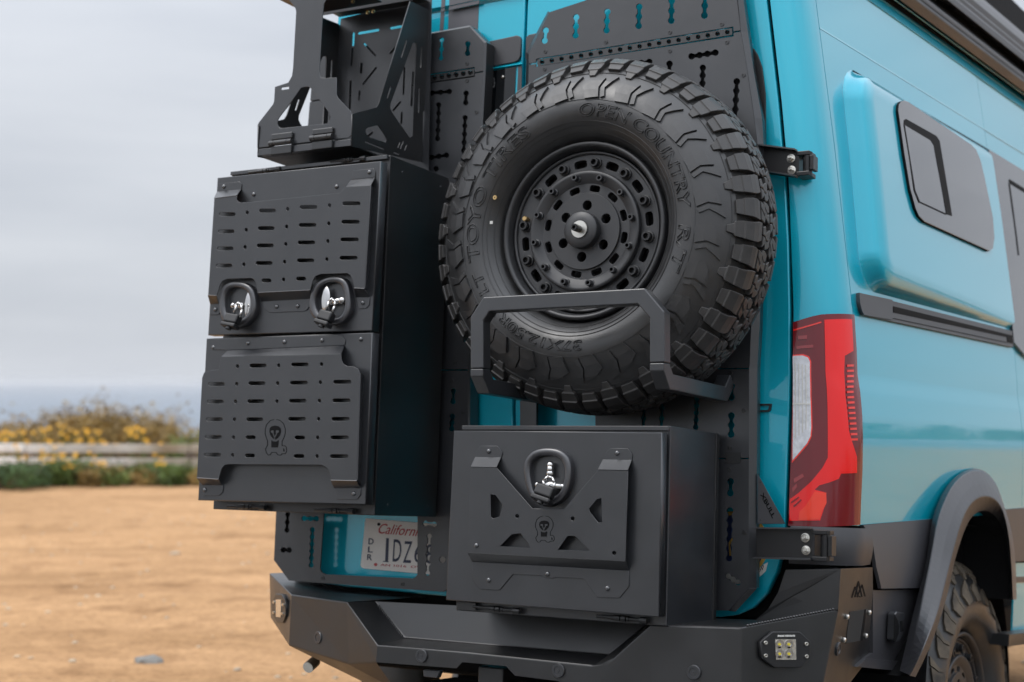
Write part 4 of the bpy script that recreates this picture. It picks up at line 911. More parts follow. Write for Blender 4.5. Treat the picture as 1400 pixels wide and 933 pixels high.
# pressed crease line high on the side
def side_strip(name, pxa, pxb, mt, parent, off0, off1, s0=.004, s1=2.8, solid=.003, n=30):
    za, zb_ = SZ(O(*pxa, off0))[1], SZ(O(*pxb, off1))[1]
    V = []; F = []
    for i in range(n + 1):
        s = s0 + (s1 - s0) * i / n; V += [side(s, za, off0), side(s, zb_, off1)]
    for i in range(n): F.append((2 * i, 2 * i + 1, 2 * i + 3, 2 * i + 2))
    return put(name, mesh_raw(V, F), mt, parent, solid=solid)
side_strip('pressed_line', (1190, 80), (1190, 81.6), PAINT, van, .0002, .0012, s1=S1 + 2.5, solid=.002)
# roof edge
side_strip('roof_edge', (1190, 3), (1190, -6), PAINT, van, .0005, -.003, s1=3.6)
side_strip('gutter_panel', (1190, -6), (1260, 17), PAINT, van, -.003, -.030, s1=3.6)
side_strip('gutter_bead', (1300, 57), (1300, 52.5), PAINT, van, .002, -.004, s1=3.6)
put('roof', mesh([side(.0, ZT + .02, .0), side(3.6, ZT + .02, .0), side(3.6, ZT + .2, -.12), side(.0, ZT + .2, -.12), side(.0, ZT + .22, -.9), side(3.6, ZT + .22, -.9), side(3.6, ZT + .02, -1.7), side(0, ZT + .02, -1.7)],
    [(0, 1, 2, 3), (3, 2, 5, 4), (4, 5, 6, 7)]), PAINT, van, solid=.004)
# flared pod round the bed window
fs0, fz0 = SZ(O(1152, 120, .0)); fs1 = SZ(O(1384, 455))[0]; fzb = SZ(O(1200, 402.5))[1]; fzt = SZ(O(1165, 96))[1]
fs0b = SZ(O(1176, 380))[0]
def pod(u, v):                             # u 0..1 rear to front, v 0..1 bottom to top
    s = (fs0b + (fs0 - fs0b) * v) * (1 - u) + fs1 * u; z = fzb + (fzt - fzb) * v
    du, db, dt = u * (fs1 - fs0), v * (fzt - fzb), (1 - v) * (fzt - fzb)
    H = .060 * (1 - .78 * u); rc = .11
    if du < rc and db < rc: dd = rc - math.hypot(rc - du, rc - db)
    elif du < rc and dt < rc: dd = rc - math.hypot(rc - du, rc - dt)
    else: dd = min(du, db, dt)
    x = max(0, min(1, dd / (.085 - .03 * u))); e = math.sqrt(max(0, 1 - (1 - x) ** 2)) * smooth01(x * 3)
    return side(s, z, (.0009 if dd > 0 else -.004) + H * e)
us = sorted(set(lin(0, .14, 40) + lin(.14, 1, 28))); vs2 = sorted(set(lin(0, .22, 34) + lin(.22, .78, 14) + lin(.78, 1, 34)))
pod_o = put('window_pod', grid(pod, us, vs2), PAINT, van, smooth=True)
side_strip('pod_groove', (1160, 92.3), (1160, 96.2), DARK, van, .0012, .0012, s0=fs0 + .10, s1=S1 - .004, solid=.001)
# windows
def pod_at(px, py, lift):                 # photo point laid on the pod's surface
    off = .03
    for _ in range(6):
        s, z = SZ(O(px, py, off)); v = (z - fzb) / (fzt - fzb); b0 = fs0b + (fs0 - fs0b) * v; u = (s - b0) / (fs1 - b0); q = pod(max(0, min(1, u)), max(0, min(1, v)))
        off = q.x - side(*SZ(q)).x + lift
    return SZ(O(px, py, off)), off
zw = zoomed(1210, 120, 4.058)
def window(name, outer, inner, lift, parent, mt):
    o3d = [pod_at(*p, lift) for p in outer]; avg = sum(o for _, o in o3d) / len(o3d)
    # plane through the pod: offset as a linear function of s
    ss = [q[0][0] for q in o3d]; oo = [q[1] for q in o3d]; ms, mo = sum(ss) / len(ss), sum(oo) / len(oo)
    k = sum((s_ - ms) * (o_ - mo) for s_, o_ in zip(ss, oo)) / sum((s_ - ms) ** 2 for s_ in ss)
    f = lambda s, z: side(s, z, mo + k * (s - ms) + .006)
    w = patch(name, [q[0] for q in o3d], f, [mt, DARK], parent, (.4, .2), .012, smooth=False, bevel=.0015); w.modifiers['solid'].material_offset_rim = 1
    return w, (lambda d: (lambda s, z: side(s, z, mo + k * (s - ms) + .006 + d)))
w1, fdep = window('side_window', zw([(68, 95), (78, 78), (90, 72), (110, 80), (470, 318), (495, 342), (520, 400), (540, 480), (590, 720), (598, 830), (590, 895), (570, 908), (210, 745), (180, 715), (160, 670), (130, 560), (100, 380), (75, 200), (65, 130)]), None, .004, van, GLASS)
def on_win(pts, fd, d): return [(lambda so: so[0])(pod_at(*p, .010 + d)) for p in zw(pts)]
patch('window_reveal', on_win([(106, 205), (108, 180), (118, 174), (285, 268), (303, 295), (372, 712), (340, 702), (270, 322), (250, 290)], fdep, 0), fdep(.0012), DARK, w1, (.5, .5), .001, smooth=False)
patch('sliding_pane', on_win([(110, 208), (250, 292), (268, 318), (336, 700), (215, 648), (190, 632), (165, 570)], fdep, 0), fdep(.0008), GLASS, w1, (.5, .5), .0007, smooth=False)
for q in ([(106, 205), (110, 206), (168, 570), (162, 570)], [(162, 570), (168, 570), (194, 634), (189, 640)], [(189, 636), (194, 632), (340, 700), (338, 706)]): patch('pane_seal', on_win(q, fdep, 0), fdep(.0014), DARK, w1, (.5, .5), .0006, smooth=False)
w2 = side_patch('side_window', [(1351.5, 204), (1372, 216.5), (1420, 246), (1470, 270), (1470, 540), (1400, 484), (1386.5, 468), (1381, 410), (1372, 340), (1360, 260)], GLASS, van, .012, .010, step=(.5, .3), smooth=False)
zw2 = lambda pts: [(1210 + x / 4.058, 120 + y / 4.058) for x, y in pts]
side_patch('window_reveal', zw2([(688, 520), (692, 508), (900, 640), (900, 660), (700, 535)]), DARK, w2, .0135, .001, smooth=False)
side_patch('pane_seal', zw2([(688, 530), (693, 530), (745, 930), (740, 930)]), DARK, w2, .0135, .001, smooth=False)
# slide rail below the pod
zr = zoomed(1140, 340, 5.385)
rail = side_patch('slide_rail', zr([(188, 325), (1318, 608), (1322, 727), (240, 495), (222, 488), (205, 455), (192, 400)]), FLARE, van, .010, .012, step=(.5, .03))
side_patch('rail_channel', zr([(440, 425), (1315, 640), (1318, 700), (1280, 690), (1275, 652), (440, 470)]), DARK, rail, .0115, .001)
side_patch('rail_bead', zr([(440, 512), (1275, 690), (1275, 694), (440, 516)]), DARK, rail, .0115, .001)
side_patch('rail_end_cap', zr([(190, 327), (432, 378), (432, 525), (240, 492), (222, 485), (207, 455), (194, 400)]), FLARE, rail, .0135, .004)

# lower cladding, corner cap, tow eye cover
zc0, zc1, sc1 = TZ(1130, 772)[1], TZ(1130, 721.5)[1], SZ(O(1187.3, 757, .006))[0]
def cap_at(k, z):
    q = .006 + .006 * math.sin(math.pi * (z - zc0) / (zc1 - zc0)); zz = z + .004 * max(0, k - .75)
    return PIL(k / .75, z, q) if k < .75 else side((k - .75) / .25 * sc1, z, q)
put('rear_corner_cap', grid(cap_at, lin(.02, 1, 40), lin(zc0, zc1, 12)), CLAD, van, solid=-.006, smooth=True)
def bulged(name, pts, mt, off, h, **k):
    q = [SZ(O(*p, off)) for p in pts]; z0_, z1_ = min(v[1] for v in q), max(v[1] for v in q)
    return patch(name, q, lambda s, z: side(s, z, off + h * math.sin(math.pi / 2 * min(1, max(0, (z1_ - z) / (z1_ - z0_))))), mt, van, (.3, .022), .010, **k)
bulged('lower_cladding', [(1180, 718), (1277, 709.5), (1270, 740), (1258, 803.5), (1195, 804.5), (1190, 775), (1189, 740), (1185, 728)], CLAD, .006, .020)
c2 = side_patch('lower_cladding', [(1193.5, 807.3), (1257, 806.2), (1247, 855), (1236, 903), (1229, 908), (1176, 905), (1184, 899), (1193.5, 893)], CLAD, van, .010, .012, step=(.3, .06))
side_patch('cladding_lip', [(1184, 901), (1232, 904.5), (1230, 913), (1224, 917), (1172, 912)], CLAD, van, .020, .012)
side_patch('lower_cladding', [(1370, 697), (1470, 690), (1470, 765), (1386, 768)], CLAD, van, .008, .010)
side_patch('door_sill', [(1388, 770), (1470, 768), (1470, 860), (1384, 866)], PAINT, van, .0, .006)
side_patch('sill_stripe', [(1388, 789), (1470, 787), (1470, 795), (1388, 797)], CLAD, van, .002, .002)
side_patch('step_board', [(1380, 868), (1470, 858), (1470, 872), (1379, 884)], BLACK2, van, .06, .06, smooth=False)
put('step_tube', mesh_join([rod(side(S1 + .02, -1.22, .09), side(S1 + 2.4, -1.22, .09), .05, 20)]), BLACK2, van, smooth=True)
zt5 = zoomed(1140, 780, 6.1)
tow = side_patch('tow_hook', zt5([(510, 365), (530, 345), (590, 355), (598, 400), (582, 420), (585, 520), (550, 590), (518, 600), (500, 580)]), BLACK, van, .035, .020, smooth=False, bevel=.003)
side_patch('hook_slot', zt5([(510, 370), (535, 420), (545, 470), (540, 530), (515, 598), (500, 580)]), DARK, tow, .0362, .001, smooth=False)
side_patch('hook_slot', zt5([(555, 425), (572, 420), (580, 505), (560, 515)]), DARK, tow, .0362, .001, smooth=False)
# fender flare: outer edge, face, crease, inner lip
fl = {
 'A': [(1230, 917), (1233, 906), (1245, 853), (1257, 806), (1265, 773), (1274, 708.6), (1281, 690), (1291, 668.6), (1303, 653), (1320, 640.7), (1337, 637.5), (1350, 644), (1364, 662), (1370, 684), (1376, 701), (1382, 720), (1386, 740), (1389, 773), (1390, 820)],
 'B': [(1236, 920), (1243, 906), (1253, 853), (1263, 806), (1270, 773), (1282, 708.6), (1289, 690), (1298, 669), (1309, 654), (1323, 643), (1337, 640), (1350, 648.6), (1363, 665.7), (1368.6, 684), (1375, 701), (1380, 720), (1384, 740), (1387, 773), (1388, 820)],
 'C': [(1244, 924), (1253, 908), (1266, 880), (1282, 840), (1292, 800), (1298.6, 773), (1311, 725.7), (1316, 711), (1321, 697), (1333, 681), (1348.6, 675.7), (1354, 677), (1361, 681), (1366, 686), (1371, 694), (1376, 714), (1380, 736), (1383, 773), (1385, 820)],
 'D': [(1252, 926), (1260, 910), (1274, 880), (1288, 840), (1299, 800), (1306, 764), (1314, 740), (1317, 730), (1321, 720), (1328.6, 705.7), (1337, 698.6), (1348.6, 696), (1354, 698), (1360, 703), (1365, 711), (1370, 720), (1375, 735), (1379, 768.6), (1381, 820)]}
def resample(pl, n):
    d = [0]
    for p, q in zip(pl, pl[1:]): d.append(d[-1] + math.hypot(q[0] - p[0], q[1] - p[1]))
    out = []
    for i in range(n + 1):
        t = d[-1] * i / n
        for j in range(len(d) - 1):
            if t <= d[j + 1] or j == len(d) - 2:
                k = (t - d[j]) / (d[j + 1] - d[j]); out.append((pl[j][0] + (pl[j + 1][0] - pl[j][0]) * k, pl[j][1] + (pl[j + 1][1] - pl[j][1]) * k)); break
    return out
def soften(p3, it=3):
    for _ in range(it): p3 = [p3[0]] + [p3[i - 1] * .25 + p3[i] * .5 + p3[i + 1] * .25 for i in range(1, len(p3) - 1)] + [p3[-1]]
    return p3
rows_ = []
for k, off in (('A', .004), ('B', .030), ('C', .074), ('D', .040)): rows_.append(soften([O(*p, off + .050 * max(0, p[1] - 640) / 280) for p in resample(fl[k], 60)], 4))
rows_.append([p + Vector((-.20, 0, 0)) for p in rows_[-1]])
V, F = [], []
for i in range(61):
    b0, b1 = rows_[1][i], rows_[2][i]
    for r in rows_[:2]: V.append(r[i])
    V.append(b0.lerp(b1, .5) + Vector((.003, 0, 0)))
    for r in rows_[2:]: V.append(r[i])
for i in range(60):
    for j in range(5): F.append((i * 6 + j, i * 6 + j + 1, (i + 1) * 6 + j + 1, (i + 1) * 6 + j))
me = mesh_raw(V, F)
fo = put('fender_flare', me, [FLARE, DARK], van, bevel=.004, seg=2)
for i, p in enumerate(me.polygons):
    if i % 5 == 4: p.material_index = 1  # inner lip blackened: shade of the wheel opening put into its colour
# wheel house
wc = side(WS, WZ, .0)
put('wheel_house', mesh_join([(lambda q: (q.transform(Matrix.Translation((wc.x - .30, wc.y, wc.z)) @ Matrix.Rotation(rad(90), 4, 'Z')), q)[1])(lathe([(.56, -.30), (.56, .26), (.01, .26)], 40))]), DARK, van)
# road wheel
wheel = put('road_wheel', (lambda q: q)(tyre_carcass()), RUBBER, van, M=Matrix.Translation(side(WS, WZ, -.035)) @ Matrix.Rotation(rad(90) - .077, 4, 'Z') @ Matrix.Diagonal((.955, .955, .955, 1)), smooth=True)
WM = Matrix.Translation(side(WS, WZ, -.035)) @ Matrix.Rotation(rad(90) - .077, 4, 'Z') @ Matrix.Diagonal((.955, .955, .955, 1))
bm = bmesh.new()
for me_, off in LUGS + BITERS:
    for k in range(24):
        t_ = me_.copy(); t_.transform(spin(2 * math.pi * (k + off) / 24)); bm.from_mesh(t_); bpy.data.meshes.remove(t_)
tr = bpy.data.meshes.new('tread'); bm.to_mesh(tr); bm.free()
tread = put('tread', tr, RUBBER_SAND, wheel, M=WM, bevel=0); tread['kind'] = 'stuff'
put('rim', mesh_join([BARREL, BACK, LIP]), RIM, wheel, M=WM, smooth=True)
put('rim_face', mesh_join([OUTER, INNER, STEP, HUBP]), RIM, wheel, M=WM)
for k in range(12): a = rad(8 + 30 * k); put('outer_bolt', BOLT_O, PLASTIC, wheel, M=WM @ Matrix.Translation((.182 * math.sin(a), .016, .182 * math.cos(a))))
put('hub_cap', lathe([(.05, .006), (.05, -.05), (.045, -.056), (.001, -.056)], 30), RIM, wheel, M=WM, smooth=False)
put('axle', mesh_join([rod(Vector((-1.25, wc.y, wc.z)), Vector((wc.x - .2, wc.y, wc.z)), .05, 14), ellipsoid(Vector((-.3, wc.y, wc.z)), .16, .16, .16)]), BLACK2, van)
lw = put('road_wheel', tyre_carcass(48), RUBBER, van, M=Matrix.Translation((-1.30, wc.y - .1, wc.z)) @ Matrix.Rotation(rad(-90), 4, 'Z') @ Matrix.Diagonal((.955, .955, .955, 1)), smooth=True)

# ------------------------------------------------------------------ steel rear bumper (part of the van)
B = dict(a=U(368.6, 784, .42), b=U(370, 845, .42), c=U(398.6, 813, .09), d=U(395, 883, .09), e=U(474, 823, .0), f=U(477, 908.6, .0), g=U(516, 882, -.05), h=U(514, 905.7, -.05),
         g2=U(575, 886.5, -.05), g3=U(640, 892, -.05), i=U(812, 909.7, -.05), i2=U(826, 909, -.05), j=U(838, 900.5, -.05), k=U(890, 854, -.05), l=U(1013.7, 858, -.035), m=U(1138, 834.5, .19), n=U(1145.7, 836, .20), o=U(1131, 908, .20), p=U(1108, 950, .21), l2=U(1013, 950, -.03), k2=U(890, 945, -.05), i3=U(815, 945, -.05),
         q1=U(632, 914.5, -.05), q2=U(632, 905.5, -.05), q3=U(692, 911, -.05), q4=U(704, 924, -.05), q5=U(760, 931, -.05))
bk = lambda v, d, dz=0: Vector((v.x, v.y + d, v.z + dz))
B['q1'] = U(624, 914, -.05); B['q2'] = U(632, 905.5, -.05)
vs_ = list(B); ix = {k: i for i, k in enumerate(vs_)}; V = [B[k] for k in vs_]
def fx(*names): return tuple(ix[n] for n in names)
F = [fx('a', 'c', 'd', 'b'), fx('c', 'e', 'f', 'd'), fx('e', 'g', 'h', 'f'), fx('g', 'g2', 'g3', 'i', 'q5', 'q4', 'q3', 'q2', 'q1', 'h'), fx('i', 'i2', 'j', 'k', 'k2', 'i3', 'q5'), fx('k', 'l', 'l2', 'k2'), fx('l', 'm', 'n', 'o', 'p', 'l2')]
def addv(n, v): ix[n] = len(V); V.append(v)
# right end, top and under side, and the set-back recess
def onplane(px, py, P_, n_): d = ray(px, py); return CAM_D + d * ((P_ - CAM_D).dot(n_) / d.dot(n_))
def tri_n(p, q, r):
    n_ = (q - p).cross(r - p).normalized(); return n_ if n_.dot(CAM_D - p) > 0 else -n_
B['l2'] = V[ix['l2']] = Vector((B['l'].x, B['l'].y, B['l'].z - .22))
nR = tri_n(B['l'], B['n'], B['l2'])
for n_, px, py in (('m', 1138, 834.5), ('o', 1131, 908)): V[ix[n_]] = B[n_] = onplane(px, py, B['l'], nR)
V[ix['p']] = B['p'] = B['n'] + (B['o'] - B['n']) * 1.7
nE = tri_n(B['n'], U(1193, 776, .46), B['o']); PE = B['n']
for n_, px, py in (('r', 1149.6, 778), ('s', 1193, 776), ('t', 1193.6, 806), ('u', 1187, 897), ('v', 1178, 913), ('w', 1150, 950)): addv(n_, onplane(px, py, PE, nE))
F += [fx('r', 's', 't', 'u', 'v', 'w', 'p', 'o', 'n')]
for n_, src, d_ in (('ab', 'a', .2), ('cb', 'c', .42), ('eb', 'e', .50), ('lb', 'l', .33), ('kb', 'k', .34), ('mb', 'm', .07)): addv(n_, bk(B[src], d_))
F += [fx('a', 'c', 'cb', 'ab'), fx('c', 'e', 'eb', 'cb'), fx('k', 'l', 'lb', 'kb'), fx('l', 'm', 'mb', 'lb')]
for n_, px, py, d_ in (('x1', 512, 822.5, .10), ('x2', 553, 872.5, .075), ('x3', 740, 888.5, .075), ('x4', 836, 896.5, .075), ('x5', 893, 846, .10), ('x6', 640, 829, .10)): addv(n_, U(px, py, d_))
addv('dl', bk(B['d'], .20, -.05)); addv('fl', bk(B['f'], .12, -.07)); addv('hl', bk(B['h'], .10, -.08)); addv('bl', bk(B['b'], .1, -.03))
F += [fx('e', 'x1', 'x2', 'g'), fx('x1', 'x6', 'x5', 'x4', 'x3', 'x2'), fx('g', 'x2', 'x3', 'x4', 'i', 'g3', 'g2'), fx('x4', 'x5', 'k', 'j', 'i2', 'i')]
F += [fx('b', 'd', 'dl', 'bl'), fx('d', 'f', 'fl', 'dl'), fx('f', 'h', 'hl', 'fl')]
bump = put('rear_bumper', mesh(V, F), BLACK2, van, bevel=.006, seg=3)
sheet('bumper_wing', [[(1074, 779.5, .262), (1149.6, 778, .262), (1147.5, 836, .262), (1136, 836, .262), (1020, 862, .285), (1005, 862, .285), (1030, 850, .275), (1050, 833, .268), (1064, 810, .264)]], BLACK2, bump, thick=.004)
sheet('bumper_wing', [[(1149.6, 778, .262), (1193, 776, .47), U(1193, 776, .47) + Vector((-.06, 0, .0)), U(1074, 779.5, .262) + Vector((0, .1, 0)), U(1074, 779.5, .262)]], BLACK2, bump, thick=.004)
sheet('dark_gap_sheet', [[(372, 790, .40), (720, 830, .40), (1060, 845, .40), (1060, 930, .40), (720, 930, .40), (430, 880, .40), (372, 835, .40)]], DARK, bump, thick=.004)  # dark sheet added behind the bumper so the gap stays dark
# weld bead along the wing
wa, wb = B['l'].lerp(B['m'], .06) + Vector((0, .004, .002)), B['m'] + Vector((0, .004, .002))
put('weld_bead', mesh_join([ellipsoid(wa.lerp(wb, i / 30), .0042, .0035, .0035, 8) for i in range(31)]), BLACK2, bump, smooth=True)
put('weld_bead', mesh_join([ellipsoid(U(518, 829, .096).lerp(U(549, 869, .073), i / 16), .0035, .0035, .0035, 8) for i in range(17)]), BLACK2, bump, smooth=True)
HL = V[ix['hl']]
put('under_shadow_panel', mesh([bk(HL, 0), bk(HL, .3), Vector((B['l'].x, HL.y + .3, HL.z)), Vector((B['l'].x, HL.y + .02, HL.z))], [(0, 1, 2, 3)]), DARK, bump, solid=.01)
SENS = lathe([(.0175, .002), (.0175, -.003), (.016, -.0045), (.011, -.0045), (.0105, -.003), (.004, -.003), (.0035, -.004), (.0005, -.004)], 24)
nQ = tri_n(B['c'], B['e'], B['d']); nK = tri_n(B['k'], B['l'], B['k2'])
for x, y, P_, n_ in ((434, 872, B['c'], nQ), (577, 897, B['g'], Vector((0, -1, 0))), (764, 917, B['g'], Vector((0, -1, 0))), (949, 919.5, B['k'], nK)): put('parking_sensor', SENS, BLACK, bump, M=Matrix.Translation(onplane(x, y, P_, n_) + n_ * (-.004 if x < 500 else .001)) @ Vector((0, -1, 0)).rotation_difference(n_).to_matrix().to_4x4())
def face_frame(o, u, v, Yo, Yu, Yv, lift=.0):
    Po, Pu, Pv = U(*o, Yo), U(*u, Yu), U(*v, Yv); A, Bv = (Pu - Po), (Pv - Po); n = A.cross(Bv).normalized(); A.normalize(); Bv = (Bv - A * Bv.dot(A)).normalized(); Po = Po + n * lift
    return Matrix(((A.x, Bv.x, n.x, Po.x), (A.y, Bv.y, n.y, Po.y), (A.z, Bv.z, n.z, Po.z), (0, 0, 0, 1)))
# plane of the right corner face (l, m, n, o)
def plane_plate(name, pts, P_, n_, mt, parent, holes=(), thick=.004, lift=0.0, bevel=0):
    Pl = P_ + n_ * lift; X = Vector((0, 0, 1)).cross(n_).normalized(); Yv = n_.cross(X).normalized(); M_ = Matrix(((X.x, Yv.x, n_.x, Pl.x), (X.y, Yv.y, n_.y, Pl.y), (X.z, Yv.z, n_.z, Pl.z), (0, 0, 0, 1)))
    q = lambda pl: [(lambda w: ((w - Pl).dot(X), (w - Pl).dot(Yv)))(onplane(*p, Pl, n_)) for p in pl]
    me = flat(q(pts), [q(h) for h in holes], thick, bevel); me.transform(M_); return put(name, me, mt, parent)
z7 = zoomed(1020, 800, 7); PR = B['l']
pod_l = plane_plate('pod_light', z7([(140, 545), (255, 447), (515, 447), (618, 540), (615, 705), (525, 792), (275, 792), (150, 700)]), PR, nR, PLASTIC, bump, lift=.012, thick=.011, bevel=.002)
plane_plate('lamp_lens', z7([(280, 520), (477, 520), (481, 716), (288, 716)]), PR, nR, STICKER, pod_l, lift=.0135, thick=.002)
for cx_, cy_ in ((322, 568), (412, 568), (324, 660), (413, 660)):
    plane_plate('reflector', z7(disc(cx_, cy_, 42, 20, 44)), PR, nR, CHROME, pod_l, holes=[z7(disc(cx_, cy_, 24, 16))], lift=.0142, thick=.001)
    plane_plate('led', z7(disc(cx_, cy_, 13, 12)), PR, nR, LEDY, pod_l, holes=[], lift=.0150, thick=.001)
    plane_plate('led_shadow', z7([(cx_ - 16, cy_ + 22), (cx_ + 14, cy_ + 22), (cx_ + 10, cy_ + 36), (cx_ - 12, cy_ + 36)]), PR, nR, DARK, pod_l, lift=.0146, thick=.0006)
for cx_, cy_ in ((193, 555), (583, 566), (193, 678), (585, 685)): plane_plate('screw', z7(disc(cx_, cy_, 19, 14)), PR, nR, ZINC, pod_l, holes=[z7(disc(cx_, cy_, 7, 6))], lift=.0155, thick=.004, bevel=.0008)
mk = [(305, 0), (318, 1), (331, 0), (344, 1), (357, 0), (376, 1), (390, 0), (404, 1), (418, 0), (432, 1), (446, 0), (459, 1)]
decal('maker_mark', [z7([(x_, 500 - x_ * .012), (x_ + 10, 500 - x_ * .012), (x_ + 9, 482 + k_ * 2 - x_ * .012), (x_ + 1, 482 + k_ * 2 - x_ * .012)]) for x_, k_ in mk], lambda x, y: onplane(x, y, PR + nR * .0128, nR), WHITE, pod_l)
# light on the left corner, seen edge on
nL = (B['c'] - B['a']).cross(B['b'] - B['a']).normalized()
if nL.dot(CAM_D - B['a']) < 0: nL = -nL
z4 = zoomed(360, 800, 7)
podL = plane_plate('pod_light', z4([(82, 160), (120, 85), (175, 90), (210, 150), (212, 290), (185, 365), (130, 362), (85, 280)]), B['a'], nL, PLASTIC, bump, lift=.012, thick=.012, bevel=.002)
plane_plate('lamp_lens', z4([(118, 140), (168, 140), (165, 310), (120, 305)]), B['a'], nL, STICKER, podL, lift=.0145, thick=.003)
for cx_, cy_ in ((95, 165), (92, 265), (182, 190), (175, 275)): plane_plate('screw', z4(disc(cx_, cy_, 9, 10, 14)), B['a'], nL, ZINC, podL, lift=.0160, thick=.004)
# right end face details
plane_plate('cover_plate', zt5([(135, 348), (272, 326), (240, 585), (100, 610)]), PE, nE, mat('rough_cover_rubber', (.022, .021, .020), .85), bump, lift=.0016, thick=.002)
plane_plate('cover_edge', zt5([(272, 326), (258, 329), (222, 588), (242, 585)]), PE, nE, DARK, bump, lift=.0024, thick=.001)
for x, y in ((110, 388), (295, 352), (84, 580), (267, 546)):
    c = onplane(*zt5([(x, y)])[0], PE + nE * .003, nE); q = lathe([(.0066, .002), (.0066, -.002), (.0048, -.005), (.0005, -.006)], 12); q.transform(Matrix.Translation(c) @ Vector((0, -1, 0)).rotation_difference(nE).to_matrix().to_4x4()); put('bolt', q, ZINC, bump)
c = onplane(*zt5([(32, 655)])[0], PE + nE * .001, nE); q = SENS.copy(); q.transform(Matrix.Translation(c) @ Vector((0, -1, 0)).rotation_difference(nE).to_matrix().to_4x4()); put('parking_sensor', q, BLACK, bump)
mm = []
for st in ([(152, 228), (180, 140), (205, 215), (220, 222)], [(178, 222), (208, 95), (236, 218)], [(190, 150), (200, 122)], [(196, 222), (238, 122), (262, 215)]): mm += ribbon_pts(st, 9)
decal('mountain_logo', [zt5(q_) for q_ in mm], lambda x, y: onplane(x, y, PE + nE * .0012, nE), DARK, bump)
# hitch, connector and exhaust below
hx0, hx1 = U(659, 912, .02), U(693, 914, .02)
put('tow_hitch', box_mesh(hx0.x, hx1.x, .0, .32, hx0.z - .16, hx0.z + .004, .004), BLACK2, bump)
cn = zoomed(540, 800, 7)
conn = sheet('wiring_connector', [[(*p, -.01) for p in cn([(305, 808), (470, 815), (440, 885), (312, 872)])]], CLAD, bump, thick=.02, bevel=.002)
sheet('connector_socket', [[(*p, -.0105) for p in cn([(335, 842), (415, 848), (408, 872), (335, 865)])]], BRASS, bump, thick=.004)
put('tail_pipe', mesh_join([rod(U(431, 904, .25), U(421, 913, .21), .017, 18)]), ZINC, van)
put('chassis', box_mesh(-1.15, .45, .45, 4.5, -1.22, -1.05, .01), DARK, van)
sheet('bumper_hanger', [[(402, 797, .36), (440, 800, .36), (470, 823, .20), (436, 815, .20)]], DARK, bump, thick=.004)

# ------------------------------------------------------------------ awning on the roof edge
aw = thing('awning', 'long dark grey roll out awning case mounted along the roof edge of the van', 'awning', tuple(side(.3, ZT + .15, .08)))
def aw_poly(name, prs, mt, s0=-.25, s1=3.6, n=1):
    """closed section through (px, py, off) points, swept along the van's side"""
    sec_ = []
    for x, y, off in prs: s_, z_ = SZ(O(x, y, off)); sec_.append((z_, off))
    V, F = [], []; k = len(sec_)
    for s_ in (s0, s1): V += [side(s_, z_, off) for z_, off in sec_]
    V = V
    for i in range(k): j = (i + 1) % k; F.append((i, j, k + j, k + i))
    F += [tuple(range(k)), tuple(range(k, 2 * k))]
    return put(name, mesh(V, F), mt, aw, bevel=.003)
aw_poly('lower_arm', [(1400, 126, .030), (1400, 112, .050), (1400, 104, .052), (1400, 97, .036), (1400, 97, .012), (1400, 122, .012)], BLACK2)
aw_poly('trim_bead', [(1400, 107.5, .053), (1400, 103.5, .056), (1400, 101, .053)], CLAD)
aw_poly('case', [(1400, 87, .046), (1400, 84, .074), (1400, 75.4, .078), (1400, 74.0, .075), (1400, 68.0, .080), (1400, 66.6, .077), (1400, 58, .084), (1400, 51, .070), (1400, 46, .045), (1400, 60, .0), (1400, 90, .01)], FLARE)
# ------------------------------------------------------------------ land, sea, fence and plants (world coordinates)
FW, RT = Vector((-0.49983, 0.86603, 0)), Vector((0.86603, 0.49983, 0))
CP = Vector((CAM_P.x, CAM_P.y, 0))
def at(px, d, z=0.0): p = CP + FW * d + RT * ((px - 700) / FPX * d); return Vector((p.x, p.y, z))
def put_world(name, me, mt, kind=None, label=None, cat=None, group=None, smooth=False):
    o = bpy.data.objects.new(name, me); coll.objects.link(o)
    for k in (mt if isinstance(mt, (list, tuple)) else [mt]): me.materials.append(k)
    if smooth:
        for p in me.polygons: p.use_smooth = True
    props(o, label, cat, group, kind); return o
def steps(spec):
    out = []
    for a_, b_, n in spec: out += [a_ + (b_ - a_) * i / n for i in range(n)]
    return out + [spec[-1][1]]
ws = steps([(-3000, -300, 8), (-300, -20, 12), (-20, 2, 20), (2, 24, 90), (24, 34, 10), (34, 60, 14), (60, 140, 4)])
ls = steps([(-3000, -200, 8), (-200, -26, 10), (-26, 12, 110), (12, 60, 16), (60, 400, 8), (400, 3000, 6)])
from mathutils import noise as mn
def gh(w, l):
    h = 0.0
    if 4.6 < w < 40: h += .035 * mn.noise(Vector((w * .35, l * .2, 0))) + .02 * mn.noise(Vector((w * 1.3, l * .7, 3)))
    if w > 27: h -= 38 * smooth01((w - 27) / 30) + max(0, w - 57) * .2
    return h
V = [CP + FW * w + RT * l + Vector((0, 0, gh(w, l))) for w in ws for l in ls]; nl = len(ls)
F = [(i * nl + j, i * nl + j + 1, (i + 1) * nl + j + 1, (i + 1) * nl + j) for i in range(len(ws) - 1) for j in range(nl - 1)]
